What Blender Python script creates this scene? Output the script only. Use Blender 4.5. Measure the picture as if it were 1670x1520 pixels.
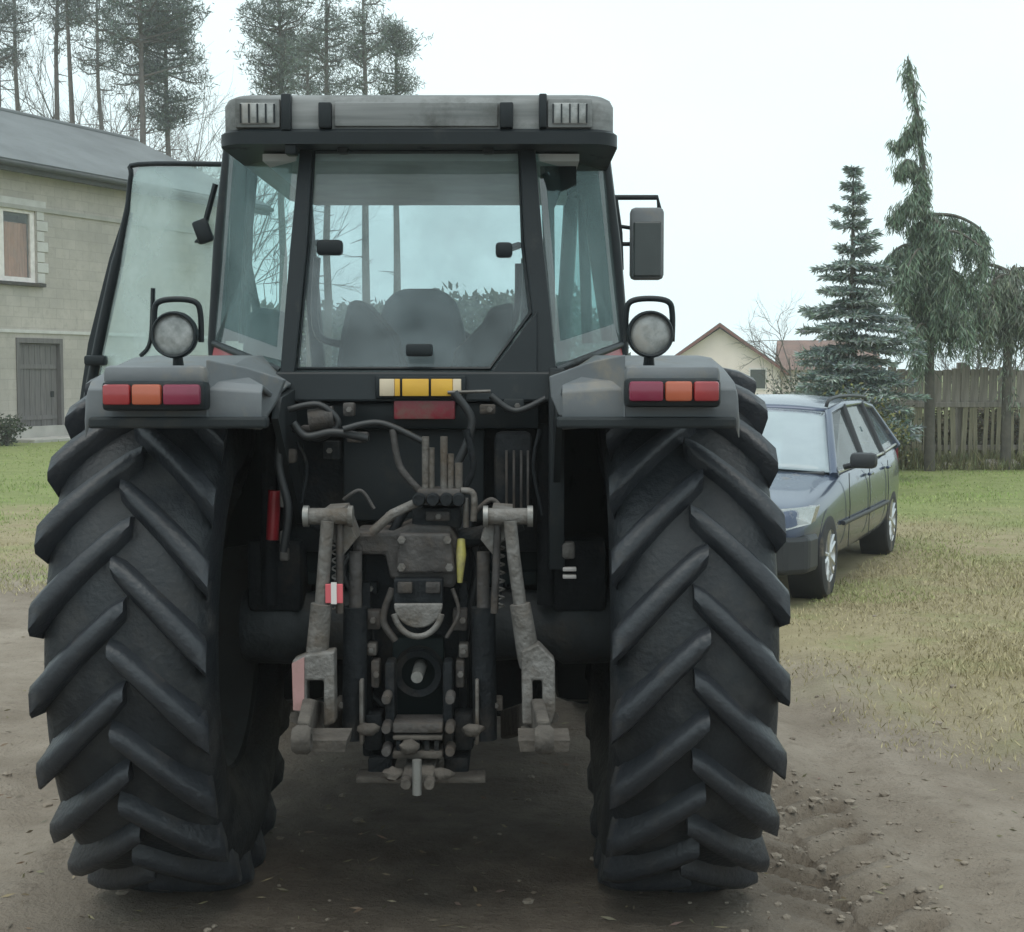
import bpy, bmesh, math, random
import numpy as np
from mathutils import Vector, Matrix
random.seed(7); np.random.seed(7)
for o in list(bpy.data.objects): bpy.data.objects.remove(o)
scene = bpy.context.scene
COL = scene.collection
R = math.radians
# ------------------------------------------------------------------ camera
W0, H0, F0, HORIZON, CAMH = 1670.0, 1520.0, 2400.0, 605.0, 1.70
PITCH = math.atan((H0/2-HORIZON)/F0)
cam_d = bpy.data.cameras.new('camera'); cam = bpy.data.objects.new('camera', cam_d); COL.objects.link(cam)
cam_d.sensor_width = 36; cam_d.lens = 36*F0/W0; cam_d.clip_start = 0.05; cam_d.clip_end = 3000
cam.location = (0, 0, CAMH); cam.rotation_euler = (math.pi/2-PITCH, 0, 0)
scene.camera = cam
# ------------------------------------------------------------------ overcast sky and soft sun
SUN_EL, SUN_AZ = R(72), R(160)
world = bpy.data.worlds.new('World'); scene.world = world; world.use_nodes = True
wn = world.node_tree; wn.nodes.clear()
w_out = wn.nodes.new('ShaderNodeOutputWorld'); w_bg = wn.nodes.new('ShaderNodeBackground')
w_sky = wn.nodes.new('ShaderNodeTexSky'); w_sky.sky_type = 'NISHITA'; w_sky.sun_disc = False
w_sky.sun_elevation = SUN_EL; w_sky.sun_rotation = SUN_AZ
w_sky.dust_density = 6; w_sky.air_density = 1.5
w_mix = wn.nodes.new('ShaderNodeMixRGB'); w_mix.inputs[0].default_value = 0.88
w_cloud = wn.nodes.new('ShaderNodeTexNoise'); w_cloud.inputs['Scale'].default_value = 1.6; w_cloud.inputs['Detail'].default_value = 4
w_map = wn.nodes.new('ShaderNodeMapping'); w_map.inputs['Scale'].default_value = (1, 1, 2.5)
w_co = wn.nodes.new('ShaderNodeTexCoord')
wn.links.new(w_co.outputs['Generated'], w_map.inputs['Vector']); wn.links.new(w_map.outputs[0], w_cloud.inputs['Vector'])
w_rmp = wn.nodes.new('ShaderNodeValToRGB')
w_rmp.color_ramp.elements[0].position = .3; w_rmp.color_ramp.elements[0].color = (7.1, 8.7, 9.1, 1)
w_rmp.color_ramp.elements[1].position = .7; w_rmp.color_ramp.elements[1].color = (8.15, 9.55, 9.8, 1)
wn.links.new(w_cloud.outputs['Fac'], w_rmp.inputs[0])
wn.links.new(w_sky.outputs[0], w_mix.inputs[1]); wn.links.new(w_rmp.outputs[0], w_mix.inputs[2])
wn.links.new(w_mix.outputs[0], w_bg.inputs['Color']); w_bg.inputs['Strength'].default_value = 0.138
wn.links.new(w_bg.outputs[0], w_out.inputs['Surface'])
sun_d = bpy.data.lights.new('sun', 'SUN'); sun = bpy.data.objects.new('sun', sun_d); COL.objects.link(sun)
sun_d.energy = 1.5; sun_d.angle = R(50); sun_d.color = (1, .95, .87)
sun.rotation_euler = (math.pi/2-SUN_EL, 0, R(-20)); sun.location = (0, -5, 20)
vs = scene.view_settings
vs.view_transform = 'Standard'; vs.look = 'None'; vs.gamma = 1; vs.use_curve_mapping = False; vs.exposure = 0.0
scene.cycles.max_bounces = 8; scene.cycles.volume_bounces = 1; scene.cycles.transparent_max_bounces = 24; scene.cycles.use_denoising = True

# ------------------------------------------------------------------ pixel -> place
CP, SP = math.cos(PITCH), math.sin(PITCH)
def at(px, py, Y):
    a, b = px-W0/2, -(py-H0/2)
    dy = CP*F0+SP*b; dz = -SP*F0+CP*b
    k = Y/dy
    return Vector((a*k, Y, CAMH+dz*k))
def on_ground(px, py):
    a, b = px-W0/2, -(py-H0/2)
    dy = CP*F0+SP*b; dz = -SP*F0+CP*b
    k = -CAMH/dz
    return Vector((a*k, dy*k, 0))

# ------------------------------------------------------------------ materials
def mat(name, col, rough=.6, metal=0, col2=None, nscale=6, bump=0, bscale=40, dirt=0, dcol=(.16, .135, .105), coat=0, spec=.5, attr=None, stretch=None):
    m = bpy.data.materials.new(name); m.use_nodes = True
    nt = m.node_tree; p = nt.nodes['Principled BSDF']
    p.inputs['Roughness'].default_value = rough; p.inputs['Metallic'].default_value = metal
    p.inputs['Specular IOR Level'].default_value = spec
    if coat: p.inputs['Coat Weight'].default_value = coat; p.inputs['Coat Roughness'].default_value = .05
    geo = nt.nodes.new('ShaderNodeTexCoord'); src = geo.outputs['Object']
    if stretch:
        mp = nt.nodes.new('ShaderNodeMapping'); mp.inputs['Scale'].default_value = stretch
        nt.links.new(src, mp.inputs[0]); src = mp.outputs[0]
    if attr:
        a = nt.nodes.new('ShaderNodeAttribute'); a.attribute_name = attr; out = a.outputs['Color']
    else:
        n = nt.nodes.new('ShaderNodeTexNoise'); n.inputs['Scale'].default_value = nscale; n.inputs['Detail'].default_value = 6
        nt.links.new(src, n.inputs['Vector'])
        r = nt.nodes.new('ShaderNodeValToRGB'); c2 = col2 or tuple(c*.78 for c in col)
        r.color_ramp.elements[0].position = .33; r.color_ramp.elements[1].position = .67
        r.color_ramp.elements[0].color = (*c2, 1); r.color_ramp.elements[1].color = (*col, 1)
        nt.links.new(n.outputs['Fac'], r.inputs[0]); out = r.outputs[0]
    if dirt:
        n2 = nt.nodes.new('ShaderNodeTexNoise'); n2.inputs['Scale'].default_value = 5; n2.inputs['Detail'].default_value = 9; n2.inputs['Roughness'].default_value = .7
        nt.links.new(geo.outputs['Object'], n2.inputs['Vector'])
        mr = nt.nodes.new('ShaderNodeMapRange'); mr.inputs[1].default_value = .62-dirt*.35; mr.inputs[2].default_value = .75-dirt*.2
        nt.links.new(n2.outputs['Fac'], mr.inputs[0])
        mx = nt.nodes.new('ShaderNodeMixRGB'); mx.inputs[2].default_value = (*dcol, 1)
        nt.links.new(mr.outputs[0], mx.inputs[0]); nt.links.new(out, mx.inputs[1]); out = mx.outputs[0]
        rr = nt.nodes.new('ShaderNodeMapRange'); rr.inputs[3].default_value = rough; rr.inputs[4].default_value = .95
        nt.links.new(mr.outputs[0], rr.inputs[0]); nt.links.new(rr.outputs[0], p.inputs['Roughness'])
    nt.links.new(out, p.inputs['Base Color'])
    if bump:
        n3 = nt.nodes.new('ShaderNodeTexNoise'); n3.inputs['Scale'].default_value = bscale; n3.inputs['Detail'].default_value = 5
        nt.links.new(src, n3.inputs['Vector'])
        b = nt.nodes.new('ShaderNodeBump'); b.inputs['Strength'].default_value = bump; b.inputs['Distance'].default_value = .02
        nt.links.new(n3.outputs['Fac'], b.inputs['Height']); nt.links.new(b.outputs[0], p.inputs['Normal'])
    return m
def glass(name, tint, film=.06, fcol=(.45, .5, .5), ior=1.5, rough=.03, var=.5):
    m = bpy.data.materials.new(name); m.use_nodes = True; nt = m.node_tree; nt.nodes.clear()
    o = nt.nodes.new('ShaderNodeOutputMaterial'); tr = nt.nodes.new('ShaderNodeBsdfTransparent'); tr.inputs[0].default_value = (*tint, 1)
    df = nt.nodes.new('ShaderNodeBsdfDiffuse'); df.inputs[0].default_value = (*fcol, 1)
    gl = nt.nodes.new('ShaderNodeBsdfGlossy'); gl.inputs['Roughness'].default_value = rough
    fr = nt.nodes.new('ShaderNodeFresnel'); fr.inputs[0].default_value = ior
    tc = nt.nodes.new('ShaderNodeTexCoord'); n = nt.nodes.new('ShaderNodeTexNoise'); n.inputs['Scale'].default_value = 4; n.inputs['Detail'].default_value = 7
    nt.links.new(tc.outputs['Object'], n.inputs['Vector'])
    mr = nt.nodes.new('ShaderNodeMapRange'); mr.inputs[1].default_value = .3; mr.inputs[2].default_value = .7
    mr.inputs[3].default_value = film*(1-var); mr.inputs[4].default_value = film*(1+var)
    nt.links.new(n.outputs['Fac'], mr.inputs[0])
    a = nt.nodes.new('ShaderNodeMixShader'); b = nt.nodes.new('ShaderNodeMixShader')
    nt.links.new(mr.outputs[0], a.inputs[0]); nt.links.new(tr.outputs[0], a.inputs[1]); nt.links.new(df.outputs[0], a.inputs[2])
    ge = nt.nodes.new('ShaderNodeNewGeometry'); iv = nt.nodes.new('ShaderNodeMath'); iv.operation = 'SUBTRACT'; iv.inputs[0].default_value = 1
    nt.links.new(ge.outputs['Backfacing'], iv.inputs[1]); mu = nt.nodes.new('ShaderNodeMath'); mu.operation = 'MULTIPLY'
    nt.links.new(fr.outputs[0], mu.inputs[0]); nt.links.new(iv.outputs[0], mu.inputs[1]); nt.links.new(mu.outputs[0], b.inputs[0]); nt.links.new(a.outputs[0], b.inputs[1]); nt.links.new(gl.outputs[0], b.inputs[2])
    nt.links.new(b.outputs[0], o.inputs[0])
    return m
M = {}
M['tyre'] = mat('tyre_rubber', (.019, .023, .027), .5, col2=(.010, .0125, .016), nscale=9, bump=.25, bscale=60, dirt=.34, dcol=(.05, .05, .05), spec=.36)
M['lug'] = mat('tyre_lug_rubber', (.03, .034, .04), .4, col2=(.017, .02, .025), nscale=9, bump=.2, bscale=60, dirt=.22, dcol=(.06, .055, .05), spec=.42)
M['rim'] = mat('rim_silver', (.10, .105, .105), .6, .2, dirt=.4, dcol=(.09, .08, .068))
M['cabblack'] = mat('cab_black', (.012, .017, .020), .45, dirt=.12, dcol=(.045, .047, .045), spec=.28)
M['greyplastic'] = mat('fender_grey', (.14, .153, .163), .55, col2=(.098, .108, .117), nscale=3, dirt=.25, dcol=(.2, .185, .16), bump=.05)
M['greydark'] = mat('fender_dark', (.022, .027, .030), .6, dirt=.2, dcol=(.055, .052, .048), spec=.25)
M['roof'] = mat('roof_pale', (.24, .25, .25), .7, col2=(.14, .15, .15), nscale=6, dirt=.4, dcol=(.10, .105, .10), stretch=(.35, 1, 7), spec=.3)
M['red'] = mat('red_paint', (.30, .018, .025), .4, dirt=.15, coat=.2)
M['castdark'] = mat('cast_iron_dark', (.016, .019, .022), .7, col2=(.009, .011, .013), nscale=14, bump=.4, bscale=50, dirt=.25, dcol=(.045, .04, .035), spec=.2)
M['castgrey'] = mat('cast_grey', (.085, .08, .078), .65, col2=(.04, .037, .036), nscale=12, bump=.4, bscale=45, dirt=.4, dcol=(.085, .068, .054), spec=.3)
M['linkgrey'] = mat('link_grey', (.19, .183, .175), .6, .15, col2=(.095, .088, .08), nscale=16, bump=.4, bscale=60, dirt=.45, dcol=(.10, .08, .062))
M['muddy'] = mat('muddy_iron', (.10, .088, .076), .9, col2=(.055, .048, .042), nscale=12, bump=.6, bscale=35)
M['steel'] = mat('steel_worn', (.28, .28, .27), .45, .6, dirt=.4, dcol=(.12, .105, .09))
M['hose'] = mat('hose_black', (.02, .022, .024), .5)
M['yellowgreen'] = mat('yellow_cap', (.42, .38, .10), .5, dirt=.3)
M['amberplate'] = mat('amber_plate', (.72, .42, .05), .4, col2=(.6, .33, .04), dirt=.18, dcol=(.5, .42, .28))
M['plateend'] = mat('plate_pale', (.62, .52, .38), .4, dirt=.2)
M['redrefl'] = mat('red_reflector', (.24, .02, .035), .4, dirt=.3)
M['lens_red'] = mat('lens_red', (.33, .035, .038), .25, col2=(.22, .025, .032), coat=.4)
M['lens_amber'] = mat('lens_amber', (.42, .10, .05), .25, coat=.4)
M['lens_mag'] = mat('lens_magenta', (.20, .018, .05), .25, coat=.4)
M['lamp_glass'] = mat('lamp_lens', (.34, .35, .345), .2, 0, col2=(.17, .18, .175), nscale=38, coat=.5, dirt=.25, dcol=(.3, .28, .25))
M['seat'] = mat('seat_cloth', (.10, .12, .13), .85, col2=(.08, .095, .105))
M['interior'] = mat('cab_interior', (.010, .017, .018), .7, spec=.2)
M['liner'] = mat('roof_liner', (.55, .58, .58), .85)
M['label_red'] = mat('label_pinkred', (.65, .12, .14), .5)
M['label_white'] = mat('label_white', (.7, .66, .64), .5)
M['cabglass'] = glass('cab_glass', (.87, .925, .93), film=.085, fcol=(.58, .66, .69), var=.8)  # uneven pale film, painted in for the reflected sky and trees
M['sideglass'] = glass('cab_side_glass', (.74, .86, .86), film=.08, fcol=(.45, .55, .55), var=.8)
M['doorglass'] = glass('door_glass', (.84, .92, .91), film=.2, fcol=(.62, .72, .71), var=.85)  # strong patchy film paints in the pale sky reflections on the door
M['mirror'] = mat('mirror_glass', (.045, .055, .055), .25, 0)
M['carpaint'] = mat('car_paint', (.055, .075, .125), .24, .35, col2=(.045, .062, .105), nscale=2, coat=.5, dirt=.03, dcol=(.2, .18, .155))
M['carblack'] = mat('car_plastic', (.022, .025, .03), .5)
M['carglass'] = glass('car_glass', (.62, .7, .72), film=.10, fcol=(.5, .54, .56))
M['screenglass'] = glass('car_windscreen_glass', (.7, .78, .8), film=.5, fcol=(.55, .62, .66), var=.08)  # thick pale film stands in for the bright sky reflection
M['headlight'] = glass('headlight_lens', (.85, .9, .9), film=.25, fcol=(.7, .72, .72))
M['chrome'] = mat('alloy', (.62, .62, .62), .3, .8, dirt=.15)
M['cartyre'] = mat('car_tyre', (.028, .029, .03), .8, dirt=.25)
M['plaster'] = None
M['pine_bark'] = mat('pine_bark', (.15, .13, .12), .9, col2=(.10, .09, .085), nscale=5, bump=.6, bscale=12)
M['spruce_bark'] = mat('spruce_bark', (.11, .10, .085), .9, col2=(.07, .065, .055), nscale=8, bump=.5, bscale=20)
M['twig'] = mat('twig', (.13, .12, .11), .9)
M['needle'] = mat('needles', (1, 1, 1), .65, attr='col', spec=.25)
M['grass'] = mat('grass_blade', (1, 1, 1), .7, attr='col', spec=.2)
M['clod'] = mat('mud_clod', (.27, .228, .182), .95, col2=(.18, .15, .12), nscale=20, bump=.5, bscale=60)
M['wood_grey'] = mat('weathered_board', (.32, .285, .25), .85, col2=(.21, .185, .165), nscale=5, bump=.4, bscale=30, stretch=(6, 6, .5))
M['wood_green'] = mat('mossy_picket', (.31, .275, .19), .85, col2=(.19, .175, .12), nscale=5, bump=.4, bscale=30, stretch=(6, 6, .6))
M['wood_door'] = mat('door_boards', (.17, .155, .155), .8, col2=(.10, .093, .095), nscale=4, bump=.4, bscale=20, stretch=(7, 7, .4))
M['white_paint'] = mat('white_paint', (.85, .78, .76), .5, dirt=.06, dcol=(.6, .55, .52))
M['curtain'] = mat('curtain', (.85, .42, .30), .9, col2=(.6, .28, .2), nscale=3, stretch=(9, 9, .3))
M['concrete'] = mat('concrete', (.42, .40, .37), .9, col2=(.32, .305, .28), nscale=2, bump=.3, bscale=14)
M['quoin'] = mat('pale_block', (.58, .56, .54), .9, col2=(.48, .46, .44), nscale=3, bump=.3)
M['eave'] = mat('eave_dark', (.05, .055, .052), .8)
M['roofsheet'] = mat('roof_sheet', (.155, .17, .178), .8, col2=(.11, .12, .127), nscale=.7, bump=.3, bscale=6, dirt=.2, dcol=(.12, .13, .12))
M['winglass'] = glass('window_glass', (.85, .88, .88), film=.08)
M['render_white'] = mat('render_white', (.86, .74, .70), .9, col2=(.76, .65, .61), nscale=1)
M['tile_red'] = mat('roof_tile', (.20, .12, .10), .8, col2=(.14, .09, .078), nscale=2, bump=.4, bscale=8)
M['rubble'] = mat('rubble_stone', (.3, .27, .24), .9, col2=(.18, .16, .14), nscale=4, bump=.5)

# ------------------------------------------------------------------ mesh helpers
class MB:
    def __init__(self): self.v = []; self.f = []
    def add(self, v, f):
        k = len(self.v); self.v += [tuple(p) for p in v]; self.f += [tuple(i+k for i in q) for q in f]; return self
    def box(self, c, s, rot=None, bev=0):
        bm = bmesh.new(); bmesh.ops.create_cube(bm, size=1)
        bmesh.ops.scale(bm, vec=s, verts=bm.verts)
        if bev: bmesh.ops.bevel(bm, geom=list(bm.edges), offset=min(bev, min(s)*.45), segments=2, affect='EDGES', profile=.5)
        if rot: bmesh.ops.rotate(bm, cent=(0, 0, 0), matrix=rot.to_3x3(), verts=bm.verts)
        bm.verts.index_update()
        self.add([Vector(v.co)+Vector(c) for v in bm.verts], [[v.index for v in f.verts] for f in bm.faces]); bm.free(); return self
    def b2(self, x0, x1, y0, y1, z0, z1, bev=0):
        return self.box(((x0+x1)/2, (y0+y1)/2, (z0+z1)/2), (abs(x1-x0), abs(y1-y0), abs(z1-z0)), None, bev)
    def tube(self, pts, r, n=10, cap=True):
        pts = [Vector(p) for p in pts]
        rs = r if isinstance(r, (list, tuple)) else [r]*len(pts)
        rings = []; up = None
        for i, p in enumerate(pts):
            t = (pts[min(i+1, len(pts)-1)]-pts[max(i-1, 0)])
            t = t.normalized() if t.length > 1e-9 else Vector((0, 0, 1))
            if up is None: up = Vector((0, 0, 1)) if abs(t.z) < .9 else Vector((1, 0, 0))
            a = t.cross(up)
            if a.length < 1e-5: a = t.cross(Vector((1, 0.3, 0)))
            a.normalize(); b = a.cross(t).normalized(); up = b
            rings.append([p+(a*math.cos(2*math.pi*k/n)+b*math.sin(2*math.pi*k/n))*rs[i] for k in range(n)])
        v = [q for ring in rings for q in ring]; f = []
        for i in range(len(pts)-1):
            for k in range(n):
                f.append((i*n+k, i*n+(k+1) % n, (i+1)*n+(k+1) % n, (i+1)*n+k))
        if cap: f.append(tuple(range(n))[::-1]); f.append(tuple(range((len(pts)-1)*n, len(pts)*n)))
        return self.add(v, f)
    def lathe(self, prof, c=(0, 0, 0), axis='x', n=48, closed=False):
        v = []; f = []; m = len(prof)
        for k in range(n):
            a = 2*math.pi*k/n; ca, sa = math.cos(a), math.sin(a)
            for (u, r) in prof:
                p = {'x': (u, r*ca, r*sa), 'y': (r*ca, u, r*sa), 'z': (r*ca, r*sa, u)}[axis]
                v.append((p[0]+c[0], p[1]+c[1], p[2]+c[2]))
        for k in range(n):
            k2 = (k+1) % n
            for i in range(m-1 if not closed else m):
                j = (i+1) % m
                f.append((k*m+i, k*m+j, k2*m+j, k2*m+i))
        return self.add(v, f)
    def prism(self, poly, off):
        n = len(poly); off = Vector(off); a = [Vector(p) for p in poly]; b = [p+off for p in a]
        f = [tuple(range(n)), tuple(range(2*n-1, n-1, -1))]
        for i in range(n): f.append((i, i+n, (i+1) % n+n, (i+1) % n))
        return self.add(a+b, f)
    def build(self, name, m, parent=None, smooth=None, bevel=0):
        me = bpy.data.meshes.new(name); me.from_pydata(self.v, [], self.f); me.validate()
        bm = bmesh.new(); bm.from_mesh(me); bmesh.ops.recalc_face_normals(bm, faces=bm.faces)
        if bevel:
            es = [e for e in bm.edges if len(e.link_faces) == 2 and e.calc_face_angle(0) > .6]
            bmesh.ops.bevel(bm, geom=es, offset=bevel, segments=2, affect='EDGES', profile=.5, clamp_overlap=True)
        bm.to_mesh(me); bm.free()
        if smooth is not None: smooth_by(me, smooth)
        return link(name, me, m, parent)
def smooth_by(me, deg):
    me.polygons.foreach_set('use_smooth', [True]*len(me.polygons))
    me.set_sharp_from_angle(angle=R(deg))
def link(name, me, m=None, parent=None):
    o = bpy.data.objects.new(name, me); COL.objects.link(o)
    if m: me.materials.append(M[m] if isinstance(m, str) else m)
    if parent: o.parent = parent
    return o
def tag(o, label, cat, group=None):
    o['label'] = label; o['category'] = cat
    if group: o['group'] = group
    return o
def empty(name, loc, rz=0):
    o = bpy.data.objects.new(name, None); COL.objects.link(o); o.location = loc; o.rotation_euler = (0, 0, rz); return o
def structure(o): o['kind'] = 'structure'; return o
def bez(pts, n=24):
    pts = [Vector(p) for p in pts]; P = [pts[0]]+pts+[pts[-1]]; out = []
    segs = len(pts)-1
    for s in range(segs):
        p0, p1, p2, p3 = P[s:s+4]
        for i in range(max(2, n//segs)):
            t = i/max(2, n//segs)
            out.append(.5*((2*p1)+(p2-p0)*t+(2*p0-5*p1+4*p2-p3)*t*t+(3*p1-p0-3*p2+p3)*t**3))
    out.append(pts[-1]); return out

# ------------------------------------------------------------------ ground
def vnoise(x, y, s, seed=0):
    x = np.asarray(x, float)*s; y = np.asarray(y, float)*s
    xi, yi = np.floor(x).astype(np.int64), np.floor(y).astype(np.int64); xf, yf = x-xi, y-yi
    def h(a, b):
        n = (a*374761393+b*668265263+seed*1442695041) & 0xffffffff
        n = ((n ^ (n >> 13))*1274126177) & 0xffffffff
        return ((n ^ (n >> 16)) & 0xffff)/65535.0
    u, v = xf*xf*(3-2*xf), yf*yf*(3-2*yf)
    return (h(xi, yi)*(1-u)+h(xi+1, yi)*u)*(1-v)+(h(xi, yi+1)*(1-u)+h(xi+1, yi+1)*u)*v
YA, X0 = 4.92, -.28
CARC = (2.14, 12.70)
def ground_z(x, y):
    x = np.asarray(x, float); y = np.asarray(y, float)
    near = np.clip(1-(np.hypot(x, y-7)-6)/14, 0, 1)
    z = (vnoise(x, y, .5, 1)-.5)*.05+(vnoise(x, y, 1.7, 2)-.5)*.03+(vnoise(x, y, 6, 3)-.5)*.014+(vnoise(x, y, 17, 4)-.5)*.007
    z = z*near
    # printed tyre track beside the right rear wheel
    tx = x-(1.08+.02*np.sin(y*2)); half = .26
    edge = np.clip((half-np.abs(tx))/.05, 0, 1)
    ph = ((y-.75*np.abs(tx))/.215+np.where(tx > 0, .5, 0)) % 1.0
    bar = np.clip((.23-np.abs(ph-.5))/.06, -1, 1)*.5+.5
    fade = np.clip((6.3-y)/.6, 0, 1)*np.clip((y-1)/.5, 0, 1)*np.clip(vnoise(x, y, 2.2, 9)*2.2-.15, 0, 1)
    z = z-edge*fade*(.015+.065*bar)+fade*np.exp(-((np.abs(tx)-half-.05)/.05)**2)*.014
    # old lanes
    for cx, sd in ((-1.1, 21), (.45, 22)):
        t2 = x-cx-.08*np.sin(y*.5)
        e2 = np.clip((.24-np.abs(t2))/.06, 0, 1)*np.clip((4.1-y)/.3, 0, 1)
        ph = ((y-.75*np.abs(t2))/.215) % 1.0
        z = z-e2*(.008+.014*np.clip((.23-np.abs(ph-.5))/.06, 0, 1))
    # level under tyres
    flat = np.zeros_like(z)
    for wx, wy in ((X0-.805, YA), (X0+.805, YA), (X0-.78, YA+2.62), (X0+.78, YA+2.62)):
        flat = np.maximum(flat, np.clip(1.6-np.maximum(np.abs(x-wx)/.34, np.abs(y-wy)/.42), 0, 1))
    flat = np.maximum(flat, np.clip(2-np.hypot(x-CARC[0], y-CARC[1])/1.9, 0, 1))
    # soft churned ruts across the bare yard
    rut = np.clip(1-(np.hypot(x, y-6)-4)/5, 0, 1)
    for k, (ax, ph, am) in enumerate(((1.55, .3, .03), (-1.75, .8, .028), (2.1, 2.0, .02))):
        q = np.abs(x-ax-.12*np.sin(y*.7+ph)); z = z-rut*am*np.exp(-(q/.13)**2)+rut*am*.55*np.exp(-((q-.24)/.08)**2)
    return z*(1-np.clip(flat, 0, 1))
def axis_pts(lo, hi, step, far, g=1.13):
    a = list(np.arange(lo, hi+step/2, step)); s = step; v = a[-1]
    while v < far[1]: s *= g; v += s; a.append(v)
    s = step; v = lo; b = []
    while v > far[0]: s *= g; v -= s; b.append(v)
    return np.array(b[::-1]+a)
gx = axis_pts(-2.4, 2.6, .028, (-900, 900)); gy = axis_pts(3.6, 7.6, .026, (-500, 1600))
GX, GY = np.meshgrid(gx, gy); GZ = ground_z(GX, GY)
nx, ny = len(gx), len(gy)
idx = np.arange(nx*ny).reshape(ny, nx)
quads = np.stack([idx[:-1, :-1], idx[:-1, 1:], idx[1:, 1:], idx[1:, :-1]], -1).reshape(-1, 4)
def np_mesh(name, verts, faces, cols=None):
    me = bpy.data.meshes.new(name); verts = np.asarray(verts, np.float32); faces = np.asarray(faces, np.int32)
    k = faces.shape[1]
    me.vertices.add(len(verts)); me.vertices.foreach_set('co', verts.ravel())
    me.loops.add(faces.size); me.loops.foreach_set('vertex_index', faces.ravel())
    me.polygons.add(len(faces)); me.polygons.foreach_set('loop_start', np.arange(len(faces), dtype=np.int32)*k)
    me.update(calc_edges=True)
    if cols is not None:
        c = me.color_attributes.new('col', 'FLOAT_COLOR', 'POINT')
        c.data.foreach_set('color', np.concatenate([cols, np.ones((len(cols), 1))], 1).astype(np.float32).ravel())
    return me
gme = np_mesh('ground', np.stack([GX, GY, GZ], -1).reshape(-1, 3), quads)
gme.polygons.foreach_set('use_smooth', [True]*len(gme.polygons))
def ground_mat():
    m = bpy.data.materials.new('ground_dirt_and_turf'); m.use_nodes = True; nt = m.node_tree; p = nt.nodes['Principled BSDF']
    N = nt.nodes.new; L = nt.links.new
    geo = N('ShaderNodeNewGeometry'); pos = geo.outputs['Position']
    def noise(s, d=6, r=.6, stretch=None):
        n = N('ShaderNodeTexNoise'); n.inputs['Scale'].default_value = s; n.inputs['Detail'].default_value = d; n.inputs['Roughness'].default_value = r
        if stretch:
            mp = N('ShaderNodeMapping'); mp.inputs['Scale'].default_value = stretch; L(pos, mp.inputs[0]); L(mp.outputs[0], n.inputs['Vector'])
        else: L(pos, n.inputs['Vector'])
        return n.outputs['Fac']
    def ramp(f, a, b, ca, cb):
        r = N('ShaderNodeValToRGB'); r.color_ramp.elements[0].position = a; r.color_ramp.elements[1].position = b
        r.color_ramp.elements[0].color = (*ca, 1); r.color_ramp.elements[1].color = (*cb, 1); L(f, r.inputs[0]); return r.outputs[0]
    def math_(op, a, b):
        q = N('ShaderNodeMath'); q.operation = op
        for i, t in enumerate((a, b)):
            if isinstance(t, (int, float)): q.inputs[i].default_value = t
            else: L(t, q.inputs[i])
        return q.outputs[0]
    def rng(f, a, b, c=0, d=1):
        q = N('ShaderNodeMapRange'); q.interpolation_type = 'SMOOTHSTEP'
        for i, t in zip((1, 2, 3, 4), (a, b, c, d)): q.inputs[i].default_value = t
        L(f, q.inputs[0]); return q.outputs[0]
    def mix(f, a, b):
        q = N('ShaderNodeMixRGB'); L(f, q.inputs[0]); L(a, q.inputs[1]); L(b, q.inputs[2]); return q.outputs[0]
    sep0 = N('ShaderNodeSeparateXYZ'); L(pos, sep0.inputs[0])
    dirt = ramp(noise(1.3, 8, .65), .32, .68, (.19, .155, .12), (.335, .288, .236))
    dirt = mix(rng(noise(9, 6), .5, .75), dirt, ramp(noise(30), .3, .7, (.165, .134, .105), (.255, .213, .168)))
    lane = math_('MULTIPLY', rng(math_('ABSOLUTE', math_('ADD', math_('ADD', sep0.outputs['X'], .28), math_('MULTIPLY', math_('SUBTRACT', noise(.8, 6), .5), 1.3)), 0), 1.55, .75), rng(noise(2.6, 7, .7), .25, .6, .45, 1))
    dirt = mix(lane, dirt, ramp(noise(5, 8, .7), .3, .7, (.088, .069, .053), (.165, .134, .106)))  # darker lane soil, with the tractor's shade painted into its colour
    straw = ramp(noise(3.5, 8, .7), .3, .7, (.245, .205, .118), (.355, .305, .19))
    turf = ramp(noise(2.2, 8, .7), .3, .7, (.165, .195, .07), (.25, .28, .11))
    sep = N('ShaderNodeSeparateXYZ'); L(pos, sep.inputs[0])
    # turf starts beyond the worn lane: nearer on the right, farther on the left
    wob = math_('MULTIPLY', math_('SUBTRACT', noise(.45, 5), .5), 7)
    right = rng(sep.outputs['X'], -.5, 2.6)
    dist = math_('ADD', math_('ADD', sep.outputs['Y'], wob), math_('MULTIPLY', right, 5.5))
    f_straw = rng(dist, 10.5, 14.0)
    f_turf = rng(math_('ADD', math_('ADD', sep.outputs['Y'], math_('MULTIPLY', wob, 1.6)), math_('MULTIPLY', rng(sep.outputs['X'], 2.4, 4.0), 1)), 15.5, 19.5)
    patch = rng(noise(1.1, 6), .5, .62)
    f_turf = math_('MAXIMUM', f_turf, math_('MULTIPLY', math_('MULTIPLY', patch, f_straw), .45))
    c = mix(f_straw, dirt, straw); c = mix(f_turf, c, turf)
    spk = rng(noise(70, 3, .6), .60, .70, 1, .62); sc = N('ShaderNodeMixRGB'); sc.blend_type = 'MULTIPLY'; sc.inputs[0].default_value = 1; L(c, sc.inputs[1]); L(spk, sc.inputs[2]); c = sc.outputs[0]
    L(c, p.inputs['Base Color']); p.inputs['Roughness'].default_value = .92; p.inputs['Specular IOR Level'].default_value = .25
    b = N('ShaderNodeBump'); b.inputs['Strength'].default_value = 1.0; b.inputs['Distance'].default_value = .035
    hh = math_('ADD', noise(14, 8, .7), math_('MULTIPLY', noise(60, 4), .35)); L(hh, b.inputs['Height']); L(b.outputs[0], p.inputs['Normal'])
    return m
structure(link('ground', gme, ground_mat()))

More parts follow.
